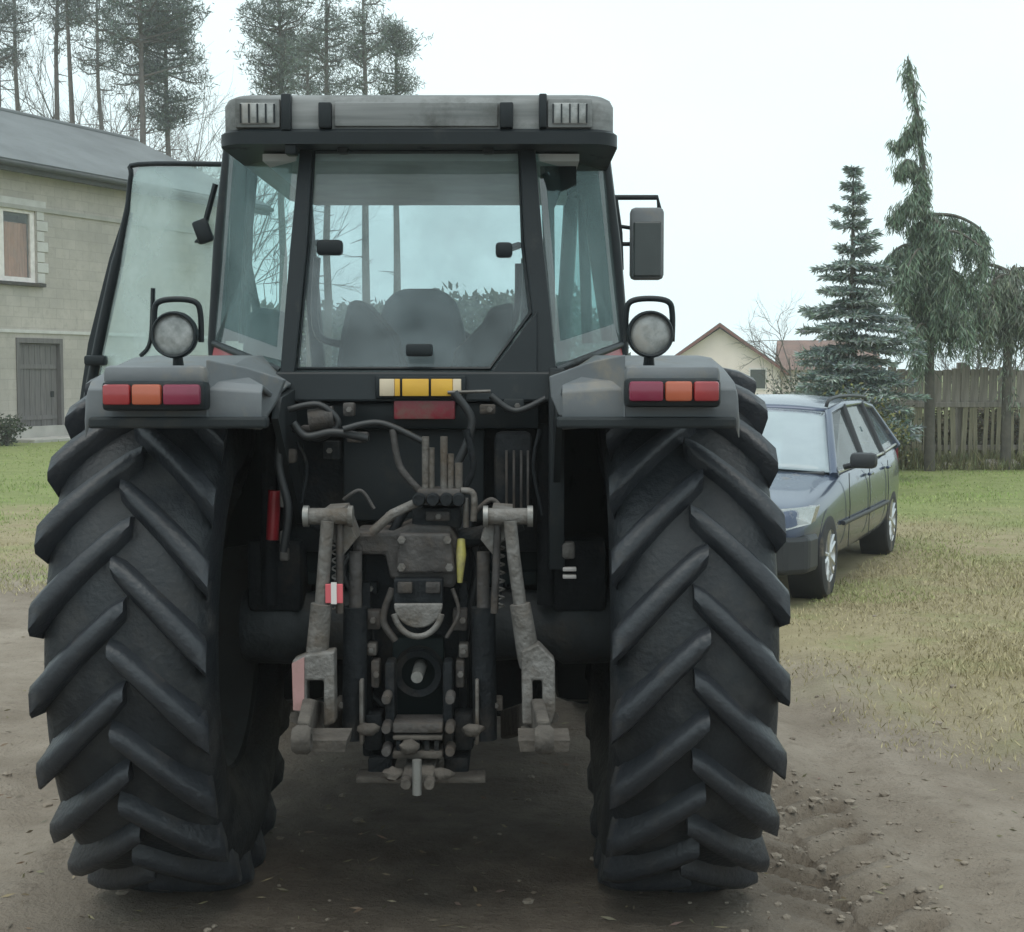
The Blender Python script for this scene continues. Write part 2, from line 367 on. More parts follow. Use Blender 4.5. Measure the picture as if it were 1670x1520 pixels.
# ------------------------------------------------------------------ tractor
tractor = tag(empty('tractor', (X0, YA, 0)), 'big dark grey farm tractor seen from behind with its left cab door open', 'tractor')
def T(px, py, yl):
    p = at(px, py, YA+yl); return Vector((p.x-X0, yl, p.z))
AX = .848
# --- rear tyres
def tyre_profile(s=1.0, w=1.0):
    half = [(0, .838), (.09, .836), (.155, .826), (.20, .808), (.226, .780), (.239, .735), (.245, .68), (.240, .62), (.222, .565), (.200, .525), (.186, .500), (.180, .482)]
    return [(-u*w, r*s) for u, r in half[::-1]]+[(u*w, r*s) for u, r in half[1:]]
def carc(u):
    pr = [(0, .838), (.09, .836), (.155, .826), (.20, .808), (.226, .780), (.239, .735), (.245, .68)]
    u = abs(u)
    for (a, ra), (b, rb) in zip(pr, pr[1:]):
        if u <= b: return ra+(rb-ra)*(u-a)/(b-a)
    return .68
def lug_mesh(side):
    ss = [0, .12, .3, .5, .68, .84, .95, 1.0]
    v = []; f = []
    for s in ss:
        u = -.022+.272*s
        th = -.325*(s**1.1)
        wt = .026+.013*s-(.008 if s < .05 else 0); wb = wt+.015+.004*s
        top = .884-.012*s**2-(.018*max(0, s-.8)/.2)
        base = (carc(min(u, .226))-.012) if s < .9 else .765
        if s >= .95: wb = wt+.01
        ub = u if s < .95 else u-.018*(s-.9)/.1
        for (w, r, uu) in ((-wb, base, ub), (-wt*1.0, top-.016, u), (-wt*.62, top, u), (wt*.62, top, u), (wt*1.0, top-.016, u), (wb, base, ub)):
            a = th+w/.86*1.25
            v.append((side*uu, -r*math.cos(a), r*math.sin(a)))
    for i in range(len(ss)-1):
        for k in range(5): f.append((i*6+k, i*6+k+1, (i+1)*6+k+1, (i+1)*6+k))
    n = (len(ss)-1)*6
    f += [(0, 1, 2, 3, 4, 5), (n+5, n+4, n+3, n+2, n+1, n)]
    me = bpy.data.meshes.new('lug'); me.from_pydata(v, [], f)
    bm = bmesh.new(); bm.from_mesh(me); bmesh.ops.recalc_face_normals(bm, faces=bm.faces); bm.to_mesh(me); bm.free()
    smooth_by(me, 62); me.materials.append(M['lug']); return me
lugL, lugR = lug_mesh(-1), lug_mesh(1)
NL = 22
rear_tyre_me = None
for sx, ph0, lab in ((-1, .06, 'left rear tyre with deep chevron lugs'), (1, .16, 'right rear tyre with deep chevron lugs')):
    t = MB().lathe(tyre_profile(.985), n=96).build('rear_tyre', 'tyre', tractor, 45)
    t.location = (-.828 if sx < 0 else .812, 0, AX); t['label'] = lab
    for k in range(NL):
        for me, o2 in ((lugL, 0), (lugR, .5)):
            a = 2*math.pi*(k+o2)/NL+ph0
            l = bpy.data.objects.new('lug', me); COL.objects.link(l); l.parent = t
            # leave out lugs that would sink into the soil under the axle
            l.rotation_euler = (a, 0, 0); l.scale = (1, .985, .985)
    ring = MB().lathe([(-.18, .486), (-.185, .505), (-.172, .50), (-.165, .47), (-.08, .44), (.08, .44), (.165, .47), (.172, .50), (.185, .505), (.18, .486)], n=48)
    d = sx*.04
    ring.lathe([(d-.01, .0), (d-.01, .20), (d-.05*sx, .24), (d-.05*sx, .40), (d+.0, .445), (d+.012, .445), (d-.03*sx, .40), (d-.03*sx, .24), (d+.012, .19), (d+.012, 0)], n=48)
    for k in range(8):
        a = 2*math.pi*k/8; ring.tube([(d-.035*sx, .14*math.cos(a), .14*math.sin(a)), (d+.05*sx, .14*math.cos(a), .14*math.sin(a))], .016, 6)
    ring.build('rim', 'rim', t, 40)
# --- fenders: lofted shell over each tyre
def fender(sx):
    # columns: outer edge .. inner edge;  rows along y
    rows = [(-.80, 1.545), (-.805, 1.60), (-.80, 1.65), (-.77, 1.672), (-.55, 1.712), (-.3, 1.742), (0, 1.752), (.3, 1.742), (.55, 1.68), (.78, 1.52), (.92, 1.38), (.98, 1.15)]
    xs = [sx*q for q in (.915, .905, .555, .42)]
    v = []; f = []
    for (y, z) in rows:
        v += [(xs[0], y, z-.035), (xs[1], y, z), (xs[2], y, z+.0), (xs[3], y, z-(.085 if y > -.76 else .01))]
    n = len(rows)
    for i in range(n-1):
        for k in range(3): f.append((i*4+k, i*4+k+1, (i+1)*4+k+1, (i+1)*4+k))
    me = bpy.data.meshes.new('fender'); me.from_pydata(v, [], f)
    o = link('fender', me, 'greyplastic', tractor)
    m = o.modifiers.new('solid', 'SOLIDIFY'); m.thickness = .016; m.offset = -1 if sx < 0 else 1
    b = o.modifiers.new('bev', 'BEVEL'); b.width = .006; b.segments = 2
    smooth_by(me, 35)
    return o
fenders = {}
for sx in (-1, 1):
    fd = fender(sx); fenders[sx] = fd
    PX = (lambda x: x) if sx < 0 else (lambda x: x)
    # inner cheek: the pale sloping face between lamp block and cab
    if sx < 0:
        pts = [T(x, y, -.81+(x-336)/126*.24) for x, y in ((336, 586), (400, 599), (464, 619), (452, 652), (432, 683), (336, 686))]
    else:
        pts = [T(x, y, -.81+(1020-x)/126*.24) for x, y in ((1020, 578), (956, 592), (896, 614), (899, 648), (912, 678), (1020, 683))]
    MB().prism(pts, (0, .04, 0)).build('cheek_panel', 'greyplastic', fd, bevel=.004)
    # lower lip
    a, b = (146, 436) if sx < 0 else (908, 1200)
    p0, p1 = T(a, 688, -.82), T(b, 688, -.82)
    MB().b2(p0.x, p1.x, -.84, -.78, p0.z-.018, p0.z+.014, .008).build('lip', 'greydark', fd)
    # side skirt towards the gearbox
    x = sx*.43
    MB().prism([(x, -.58, 1.56), (x, -.5, 1.62), (x, 0, 1.66), (x, .5, 1.6), (x, .8, 1.3), (x, .5, 1.12), (x, -.1, 1.2)], (-sx*.02, 0, 0)).build('inner_skirt', 'greydark', fd)
    # lamp block on top
    a, b = (166, 334) if sx < 0 else (1020, 1176)
    q0, q1 = T(a, 625, -.86), T(b, 596, -.86)
    MB().b2(q0.x, q1.x, -.855, -.60, q0.z-.01, q1.z+.0, .018).build('lamp_shelf', 'greyplastic', fd, 40)
    # tail light
    ya, yb = (622, 670) if sx < 0 else (617, 664)
    q0, q1 = T(a, yb, -.88), T(b, ya, -.88)
    hs = MB().b2(q0.x, q1.x, -.885, -.80, q0.z, q1.z, .012).build('tail_light', 'cabblack', tractor, 40)
    w = q1.x-q0.x; g = .010; z0, z1 = q0.z+.016, q1.z-.008
    segs = [(.02, .30, 'lens_red'), (.30, .60, 'lens_amber'), (.60, .975, 'lens_mag')]
    if sx > 0: segs = [(1-b2, 1-a2, m) for a2, b2, m in segs]
    for a2, b2, m in segs:
        MB().b2(q0.x+w*a2+.002, q0.x+w*b2-.002, -.906, -.880, z0, z1, .008).build('lens', m, hs, 40)
    # round work lamp
    cx, cy, rr = (284, 546, 38) if sx < 0 else (1061, 545, 38)
    c = T(cx, cy, -.72); r = (T(cx+rr, cy, -.72)-c).length
    bowl = MB().lathe([(.0, r*.93), (-.006, r), (.012, r*1.02), (.05, r*.86), (.085, r*.5), (.095, 0)], c, 'y', 36).build('work_lamp', 'cabblack', tractor, 40)
    MB().lathe([(-.004, 0), (-.004, r*.4), (-.002, r*.8), (.003, r*.9)], c, 'y', 36).build('lens', 'lamp_glass', bowl, 60)
    MB().lathe([(-.012, r*.86), (-.014, r*.94), (-.004, r*1.0), (.004, r*.9)], c, 'y', 36).build('bezel', 'cabblack', bowl, 60)
    hw = r*1.0; hoop = [(c.x-hw, c.y+.05, c.z-.02), (c.x-hw, c.y+.045, c.z+r*.9), (c.x-hw*.8, c.y+.04, c.z+r*1.42), (c.x, c.y+.04, c.z+r*1.55), (c.x+hw*.8, c.y+.04, c.z+r*1.42), (c.x+hw, c.y+.045, c.z+r*.9), (c.x+hw, c.y+.05, c.z-.02)]
    MB().tube(bez(hoop, 30), .0085, 8).build('guard_hoop', 'cabblack', bowl, 60)
    MB().tube([(c.x, c.y+.04, c.z-r*.9), (c.x, c.y+.05, c.z-r*1.55)], [.014, .018], 8).b2(c.x-.04, c.x+.04, c.y+.02, c.y+.09, c.z-r*1.62, c.z-r*1.5, .005).build('bracket', 'cabblack', bowl, 60)
# --- cab frame
def yl_rear(py): return -.05-.15*(py-240)/370.0
def rpoly(pts, dy=0): return [T(x, y, yl_rear(y)+dy) for x, y in pts]
MB().prism(rpoly([(490, 232), (511, 232), (501, 400), (480, 612), (456, 612), (473, 400)]), (0, .06, 0)).build('rear_pillar', 'cabblack', tractor, bevel=.006)
MB().prism(rpoly([(846, 232), (872, 232), (886, 400), (899, 515), (908, 614), (868, 614), (868, 515), (855, 400)]), (0, .06, 0)).build('rear_pillar', 'cabblack', tractor, bevel=.006)
MB().prism(rpoly([(876, 506), (876, 612), (796, 612), (808, 598)], -.012), (0, .05, 0)).build('corner_panel', 'cabblack', tractor, bevel=.004)
MB().prism(rpoly([(448, 606), (910, 606), (905, 655), (455, 655)], -.03), (0, .08, 0)).build('rear_crossbar', 'cabblack', tractor, bevel=.008)
wnd = MB().prism(rpoly([(506, 238), (852, 238), (859, 400), (871, 512), (803, 608), (478, 608), (497, 400)], .028), (0, .006, 0)).build('rear_window', 'cabglass', tractor)
sealp = rpoly([(512, 244), (846, 244), (853, 400), (865, 510), (799, 601), (486, 601), (503, 400)], .016)
MB().tube(sealp+[sealp[0]], .007, 6).build('seal', 'cabblack', wnd, 60)
p = T(684, 571, -.21); MB().box((p.x, p.y, p.z), (.085, .035, .04), None, .008).build('latch', 'cabblack', wnd, 40)
for px in (560, 796):
    p = T(px, 238, -.07); MB().box((p.x, p.y, p.z), (.035, .05, .05), None, .006).build('hinge', 'cabblack', wnd, 40)
for px, py, w in ((538, 404, .085), (822, 408, .055)):
    p = T(px, py, -.08); MB().box((p.x, p.y, p.z), (w, .045, .05), None, .012).tube([(p.x, p.y, p.z), (p.x+(-.05 if px < 700 else .05), p.y+.05, p.z+.02)], .012, 8).build('window_stay', 'cabblack', wnd, 40)
# B pillars, quarter windows
for sx in (-1, 1):
    if sx < 0: tp, bt, tr, br = (377, 238), (352, 560), (489, 236), (458, 604)
    else: tp, bt, tr, br = (980, 238), (1012, 562), (872, 236), (905, 602)
    YB = .47
    a, b = T(*tp, YB), T(*bt, YB); c, d = T(*tr, -.04), T(*br, -.19)
    b.z += 0
    q = MB().prism([a+Vector((0, -.02, 0)), c+Vector((0, .03, 0)), d+Vector((0, .03, 0)), b+Vector((0, -.02, 0))], (sx*.006, 0, 0)).build('quarter_window', 'sideglass', tractor)
    MB().tube([b+Vector((0, -.02, .0)), d+Vector((0, .02, -.004))], .014, 8).build('lower_seal', 'cabblack', q, 60)
    mid = a.lerp(b, .5)+Vector((sx*.012, 0, 0))
    MB().tube([a+Vector((0, 0, .02)), mid, b, b+Vector((0, .06, -.35))], [.026, .026, .03, .03], 8).build('door_pillar', 'cabblack', tractor, 60)
    # inner trim board seen through the quarter glass
    MB().tube([T(*((408, 240) if sx < 0 else (948, 240)), .9), T(*((398, 560) if sx < 0 else (958, 560)), .9)], .022, 8).build('inner_post', 'interior', tractor, 60)
    # painted sill below the glass
    MB().prism([b+Vector((0, -.03, -.01)), d+Vector((0, -.005, -.012)), d+Vector((0, -.005, -.045)), b+Vector((sx*.01, -.03, -.06))], (-sx*.012, .01, 0)).build('red_sill', 'red', tractor)
    MB().prism([b+Vector((0, -.02, -.045)), d+Vector((0, .01, -.045)), d+Vector((0, .01, -.55)), b+Vector((0, -.02, -.75))], (-sx*.02, 0, 0)).build('cab_side', 'cabblack', tractor)
    # front pillars
    f0, f1 = Vector((sx*.56-.03, 1.30, 2.44)), Vector((sx*.50-.03, 1.52, 1.25))
    MB().tube([f0, f1], .032, 8).build('front_pillar', 'cabblack', tractor, 60)
MB().prism([T(x, y, .55) for x, y in [(925, 242), (984, 242), (1006, 556), (982, 556), (962, 420), (952, 330), (940, 310), (925, 318)]], (0, .03, 0)).build('inner_trim', 'interior', tractor)
MB().prism([T(x, y, .12) for x, y in [(880, 240), (940, 240), (940, 300), (915, 312), (904, 340), (906, 560), (894, 560), (886, 400)]], (0, .03, 0)).build('inner_trim', 'interior', tractor)
MB().prism([T(x, y, .5) for x, y in [(380, 242), (402, 242), (396, 420), (388, 556), (366, 556), (374, 400)]], (0, .03, 0)).build('inner_trim', 'interior', tractor)
# right door closed with its glass
pa, pb = T(980, 238, .49), T(1012, 562, .49)
MB().prism([pa, pb, pb+Vector((-.02, 0, -.55)), (.47, 1.48, 1.25), (.53, 1.32, 2.42)], (.006, 0, 0)).build('side_door_window', 'sideglass', tractor)
MB().tube([pb+Vector((0, 0, -.5)), (.47, 1.48, 1.22)], .025, 8).build('door_sill', 'cabblack', tractor, 60)
# windscreen
ws = MB().prism([(-.58, 1.32, 2.42), (.52, 1.32, 2.42), (.46, 1.53, 1.38), (-.52, 1.53, 1.38)], (0, .006, 0)).build('windscreen', 'cabglass', tractor)
MB().tube(bez([T(517, 420, 1.30), T(514, 528, 1.30), T(540, 558, 1.30), T(625, 562, 1.30)], 18), .016, 8).build('frame_tube', 'cabblack', ws, 60)
MB().tube(bez([T(846, 430, 1.30), T(842, 512, 1.30), T(815, 545, 1.30), T(740, 556, 1.30)], 18), .016, 8).build('frame_tube', 'cabblack', ws, 60)
# roof
rx0, rx1 = T(359, 180, -.15).x, T(1003, 180, -.15).x
zt, zb = T(680, 152, -.15).z, T(680, 211, -.15).z
def rounded_slab(x0, x1, y0, y1, z0, z1, rc, dome=0, inset=.0, n=6):
    ring = []
    for cx, cy, a0 in ((x1-rc, y1-rc, 0), (x0+rc, y1-rc, 90), (x0+rc, y0+rc, 180), (x1-rc, y0+rc, 270)):
        for k in range(n+1):
            a = R(a0+90*k/n); ring.append((cx+rc*math.cos(a), cy+rc*math.sin(a)))
    cx, cy = (x0+x1)/2, (y0+y1)/2; v = []; f = []; m = len(ring)
    lev = [(z0, 1-inset), (z0+(z1-z0)*.08, 1), (z0+(z1-z0)*.72, 1), (z0+(z1-z0)*.9, .985), (z1, .96), (z1+dome*.6, .7), (z1+dome, .3)]
    for z, s in lev:
        v += [(cx+(x-cx)*s, cy+(y-cy)*s, z) for x, y in ring]
    for i in range(len(lev)-1):
        for k in range(m): f.append((i*m+k, i*m+(k+1) % m, (i+1)*m+(k+1) % m, (i+1)*m+k))
    f.append(tuple(range(m))[::-1]); f.append(tuple(range((len(lev)-1)*m, len(lev)*m)))
    return MB().add(v, f)
roof = rounded_slab(rx0, rx1, -.15, 1.45, zb, zt, .09, .05).build('roof', 'roof', tractor, 45)
qx0, qx1 = T(352, 220, -.17).x, T(1010, 220, -.17).x; zr = T(680, 235, -.17).z
rounded_slab(qx0, qx1, -.175, 1.48, zr, zb+.004, .10, 0).build('roof_rim', 'cabblack', tractor, 45)
MB().b2(qx0+.12, qx1-.12, .0, 1.3, zr-.03, zr-.006).build('roof_liner', 'liner', tractor)
def face_box(x0, x1, y0, y1, yl, d, name, m, par, bev=.005):
    a, b = T(x0, y1, yl), T(x1, y0, yl)
    return MB().b2(a.x, b.x, yl, yl+d, a.z, b.z, bev).build(name, m, par, 40)
face_box(545, 812, 166, 206, -.162, .03, 'rear_panel', 'roof', roof)
for x0, x1 in ((383, 456), (893, 966)):
    lb = face_box(x0, x1, 160, 208, -.168, .06, 'roof_lamp', 'roof', roof)
    face_box(x0+7, x1-7, 167, 202, -.175, .02, 'lens', 'lamp_glass', lb, .006)
    for k in range(5):
        u = x0+9+(x1-x0-18)*k/4; face_box(u-1.2, u+1.2, 169, 200, -.179, .006, 'grille_bar', 'cabblack', lb, 0)
for x0, x1, y0, y1 in ((458, 474, 152, 212), (519, 540, 166, 208), (815, 837, 166, 208), (879, 892, 152, 208)):
    face_box(x0, x1, y0, y1, -.176, .05, 'roof_clip', 'cabblack', roof)
MB().b2(T(462, 0, -.16).x, T(480, 0, -.16).x, -.16, -.1, zr-.03, zr+.02, .006).build('roof_clip', 'cabblack', roof, 40)
# --- open left door
DY0, DY1 = .62, .95
def D(x, y):  # door plane: hinge on the right, free edge swung out and slightly forward
    t = (375-x)/240.0; return T(x, y, DY0+(DY1-DY0)*t)
outer = [(372, 268), (226, 268), (214, 285), (208, 340), (190, 430), (160, 570), (140, 690), (150, 760), (360, 760), (362, 560)]
dr = MB().prism([D(x, y) for x, y in [(370, 272), (228, 272), (217, 290), (212, 340), (196, 430), (168, 570), (148, 690), (158, 752), (356, 752), (360, 560)]], (0, .006, 0)).build('open_door', 'doorglass', tractor)
dr['label'] = 'green tinted glass cab door swung open'
fr = [D(x, y) for x, y in outer]
MB().tube(bez(fr[:4], 14)[:-1]+bez(fr[3:8], 20), [.010]*12+[.012, .013, .014, .015, .016]+[.022]*(len(bez(fr[:4], 14)[:-1]+bez(fr[3:8], 20))-17), 8).build('door_frame', 'cabblack', dr, 60)
MB().prism([D(212, 345), D(198, 425), D(166, 570), D(146, 690), D(124, 690), D(143, 560), D(178, 420), D(203, 345)], (0, .05, 0)).build('frame_strip', 'cabblack', dr, bevel=.004)
MB().tube([fr[7], fr[8], fr[9], fr[0]], .014, 8).build('door_frame', 'cabblack', dr, 60)
p = D(160, 588); MB().box(p+Vector((0, -.03, 0)), (.085, .05, .04), None, .01).build('handle', 'cabblack', dr, 40)
MB().tube(bez([D(352, 300), D(330, 380), D(322, 395)], 10)+[D(322, 396)], .012, 6).box(D(333, 378)+Vector((0, -.02, 0)), (.06, .03, .09), Matrix.Rotation(R(-20), 4, 'Y'), .01).build('inner_latch', 'cabblack', dr, 40)
MB().tube(bez([D(250, 470), D(246, 555), D(230, 580)], 10), .01, 6).build('grab_handle', 'cabblack', dr, 60)
# --- right mirror
mb = T(1055, 400, 1.25); 
x0, x1 = T(1028, 400, 1.25).x, T(1083, 400, 1.25).x; z0, z1 = T(0, 456, 1.25).z, T(0, 338, 1.25).z
mr = MB().b2(x0, x1, 1.24, 1.31, z0, z1, .02).build('wing_mirror', 'greyplastic', tractor, 40)
MB().b2(x0+.012, x1-.012, 1.232, 1.25, z0+.012, T(0, 362, 1.25).z, .006).build('mirror_glass', 'mirror', mr)
MB().tube([T(985, 322, 1.3), T(1072, 322, 1.28), T(1076, 345, 1.28)], .011, 8).tube([T(1004, 322, 1.29), T(1012, 380, 1.29), T(1014, 440, 1.29)], .009, 8).tube([T(985, 398, 1.3), T(1030, 398, 1.3)], .009, 8).tube([T(985, 365, 1.3), T(1030, 372, 1.3)], .008, 8).build('mirror_bracket', 'cabblack', mr, 60)
# --- cab interior
YS = .42
s0, s1 = T(612, 470, YS), T(758, 600, YS)
seat = MB(); cxs = (s0.x+s1.x)/2; hw = (s1.x-s0.x)/2
prof = [(-hw*.75, s1.z-.25), (-hw*.98, s1.z), (-hw, s0.z-.16), (-hw*.8, s0.z-.04), (-hw*.45, s0.z), (hw*.45, s0.z), (hw*.8, s0.z-.04), (hw, s0.z-.16), (hw*.98, s1.z), (hw*.75, s1.z-.25)]
so = seat.prism([(cxs+x, YS, z) for x, z in prof], (0, .12, 0)).build('driver_seat', 'seat', tractor, bevel=.03)
MB().b2(cxs-hw, cxs+hw, YS+.1, YS+.58, s1.z-.32, s1.z-.17, .04).build('seat_cushion', 'seat', so, 40)
MB().b2(cxs-.16, cxs+.16, YS+.15, YS+.45, 1.02, s1.z-.30, .02).build('seat_base', 'interior', so, 40)
def blob_poly(pts, yl, d, name, m): return MB().prism([T(x, y, yl) for x, y in pts], (0, d, 0)).build(name, m, tractor, bevel=.02)
blob_poly([(545, 620), (556, 540), (568, 490), (590, 488), (640, 545), (662, 620)], .12, .35, 'left_console', 'interior')
blob_poly([(728, 620), (742, 570), (785, 528), (800, 500), (838, 492), (836, 620)], .12, .35, 'right_console', 'interior')
MB().b2(-.47, .40, .0, 1.45, 1.02, 1.10).build('cab_floor', 'interior', tractor)
MB().prism([T(480, 598, -.1), T(870, 598, -.1), T(880, 700, -.1), T(470, 700, -.1)], (0, .05, 0)).build('rear_bulkhead', 'interior', tractor)
dash = MB().b2(-.26, .18, 1.12, 1.42, 1.1, 1.62, .05).build('dashboard', 'interior', tractor, 40)
sw = []; c = T(430, 505, .95)
c = Vector((-.03, .98, 1.72))
for k in range(25):
    a = 2*math.pi*k/24; sw.append(c+Vector((.2*math.cos(a), .10*math.sin(a)*.9, .16*math.sin(a))))
MB().tube(sw, .014, 8, False).tube([c, c+Vector((0, .3, -.25))], .025, 8).tube([c+Vector((-.2, 0, 0)), c+Vector((.2, 0, 0))], .012, 6).build('steering_wheel', 'interior', tractor, 60)
blob_poly([(392, 596), (400, 515), (420, 500), (465, 508), (470, 598)], .3, .25, 'left_trim', 'interior')
MB().tube([T(415, 270, .8), T(402, 420, .7), T(420, 515, .6)], .016, 8).build('handrail', 'interior', tractor, 60)
# --- plate and reflector on the crossbar
pl = face_box(612, 760, 613, 650, -.262, .03, 'plate_holder', 'cabblack', tractor)
for x0, x1, m in ((619, 643, 'plateend'), (643.5, 652, 'amberplate'), (656, 699, 'amberplate'), (703, 738, 'amberplate'), (738.5, 752, 'plateend')):
    face_box(x0, x1, 618, 646, -.272, .016, 'plate_panel', m, pl, .002)
face_box(642, 742, 652, 684, -.245, .03, 'red_reflector', 'redrefl', tractor)
MB().tube([T(730, 640, -.28), T(800, 638, -.28)], .006, 6).build('rod', 'linkgrey', tractor, 60)
# --- transmission, axle, engine
def fb(x0, x1, y0, y1, yl, d, name, m, par=None, bev=.012): return face_box(x0, x1, y0, y1, yl, d, name, m, par or tractor, bev)
trans = fb(592, 772, 862, 1180, -.45, 1.6, 'gearbox_housing', 'castdark', None, .04)
prof = [(-.62, .115), (-.60, .13), (-.45, .135), (-.42, .11), (-.2, .125), (.2, .125), (.42, .11), (.45, .135), (.60, .13), (.62, .115)]
MB().lathe([(-.62, 0)]+prof+[(.62, 0)], (0, 0, AX), 'x', 28).build('rear_axle', mat('axle_iron', (.05, .056, .06), .6, col2=(.03, .034, .037), nscale=9, bump=.3, dirt=.3, dcol=(.07, .062, .054), spec=.3), tractor, 50)
for sx in (-1, 1):
    MB().b2(sx*.5-.09, sx*.5+.09, -.13, .13, AX+.06, AX+.30, .02).build('cab_mount', 'castdark', tractor, 40)
MB().b2(-.40, .40, .3, 2.2, .45, 1.02, .05).build('engine_block', 'castdark', tractor, 40)
MB().b2(-.40, .36, -.05, 1.5, .99, 1.03).build('cab_underside', 'interior', tractor)
MB().b2(-.82, -.44, .75, 1.75, .40, .98, .06).build('fuel_tank', 'cabblack', tractor, 40)  # tank shape set low to block light and shade the ground beneath
MB().b2(.44, .82, .75, 1.75, .40, .98, .06).build('battery_box', 'cabblack', tractor, 40)  # lowered like the tank, to shade the ground under the tractor
bon = MB().add([(-.34, 1.55, 1.0), (.34, 1.55, 1.0), (.34, 1.55, 1.52), (.25, 1.55, 1.64), (-.25, 1.55, 1.64), (-.34, 1.55, 1.52),
                (-.30, 3.05, .95), (.30, 3.05, .95), (.30, 3.05, 1.28), (.22, 3.05, 1.38), (-.22, 3.05, 1.38), (-.30, 3.05, 1.28)],
               [(0, 1, 2, 3, 4, 5), (11, 10, 9, 8, 7, 6)]+[(i, (i+1) % 6, (i+1) % 6+6, i+6) for i in range(6)]).build('bonnet', 'red', tractor, bevel=.03)
MB().b2(-.27, .27, 3.03, 3.09, .98, 1.27, .02).build('grille', 'cabblack', bon, 40)
MB().b2(-.12, .12, 2.2, 3.0, .45, .95, .03).build('front_frame', 'castdark', tractor, 40)
MB().tube([(.30, 1.68, 1.4), (.36, 1.68, 1.6), (.36, 1.68, 2.2)], [.045, .045, .04], 12).build('exhaust_pipe', 'castdark', tractor, 50)
MB().tube([(-.78, 2.62, .60), (.78, 2.62, .60)], [.09, .09], 14).build('front_axle', 'castdark', tractor, 50)
fl = []
for side in (-1, 1):
    me0 = lug_mesh(side); me0.transform(Matrix.Diagonal((.78, .70, .70, 1))); fl.append(me0)
for sx in (-1, 1):
    t = MB().lathe(tyre_profile(.70, .78), n=64).build('front_tyre', 'tyre', tractor, 45); t.location = (sx*.78, 2.62, .605)
    for k in range(18):
        for me, o2 in ((fl[0], 0), (fl[1], .5)):
            l = bpy.data.objects.new('lug', me); COL.objects.link(l); l.parent = t; l.rotation_euler = (2*math.pi*(k+o2)/18, 0, 0)
    MB().lathe([(-.13, .34), (-.13, .355), (-.02, .30), (-.02, 0), (.02, 0), (.02, .30), (.13, .355), (.13, .34)], n=36).build('rim', 'rim', t, 40)
# --- rear hydraulics and hitch
fb(470, 880, 655, 700, -.2, .06, 'rear_plate', 'cabblack')
fb(462, 905, 652, 900, -.06, .05, 'rear_guard', 'castdark', None, .01)
fb(560, 790, 700, 850, -.14, .06, 'rear_cover', 'greydark', None, .01)
fb(806, 868, 705, 850, -.28, .1, 'oil_filter_box', 'castdark', None, .02)
for x in (826, 838, 850, 861):
    fb(x-2, x+2, 735, 830, -.30, .03, 'cooling_fin', 'castgrey', None, .002)
# lift housing
P = lambda pts, yl: [T(x, y, yl) for x, y in pts]
lift = MB().prism(P([(636, 945), (628, 905), (575, 905), (575, 868), (640, 868), (668, 855), (735, 858), (752, 890), (748, 940), (740, 960)], -.56), (0, .22, 0)).build('lift_housing', 'castgrey', tractor, bevel=.012)
MB().prism(P([(650, 870), (735, 870), (742, 935), (646, 935)], -.60), (0, .06, 0)).build('valve_block', 'castgrey', lift, bevel=.008)
for x, y in ((655, 880), (730, 880), (655, 925), (733, 925)):
    c = T(x, y, -.605); MB().lathe([(-.012, 0), (-.012, .012), (.004, .012)], c, 'y', 6).build('bolt', 'linkgrey', lift)
MB().tube(P([(607, 868), (640, 838), (690, 815)], -.58), .014, 8).build('rocker_arm', 'linkgrey', lift, 60)
MB().tube(P([(640, 868), (662, 830), (690, 822)], -.5), .014, 8).build('rocker_arm', 'castdark', lift, 60)
MB().tube(P([(590, 886), (560, 880), (520, 850)], -.5), .03, 10).build('lift_shaft', 'castdark', lift, 60)
MB().tube(P([(750, 880), (800, 870), (850, 850)], -.5), .03, 10).build('lift_shaft', 'castdark', lift, 60)
# spool couplers
cb = fb(680, 752, 798, 822, -.58, .12, 'coupler_block', 'castgrey', None, .01)
for x, y0, y1, r in ((694, 712, 800, .011), (704, 730, 800, .009), (724, 712, 800, .011), (735, 740, 800, .010), (748, 755, 800, .012)):
    MB().tube(P([(x, y1, ), (x, y0)], -.54), r, 8).build('coupler_pipe', 'linkgrey', cb, 60)
for x in (683, 706, 728, 748):
    c = T(x, 815, -.60); MB().lathe([(-.02, 0), (-.02, .016), (.0, .02), (.03, .02)], c, 'y', 14).build('coupler', 'castdark', cb, 50)
MB().tube(bez(P([(752, 800), (772, 806), (772, 850)], -.58), 10), .010, 8).tube(P([(760, 812), (760, 860)], -.57), .009, 8).build('coupler_pipe', 'linkgrey', cb, 60)
fb(672, 752, 828, 862, -.55, .1, 'valve_body', 'castdark', None, .01)
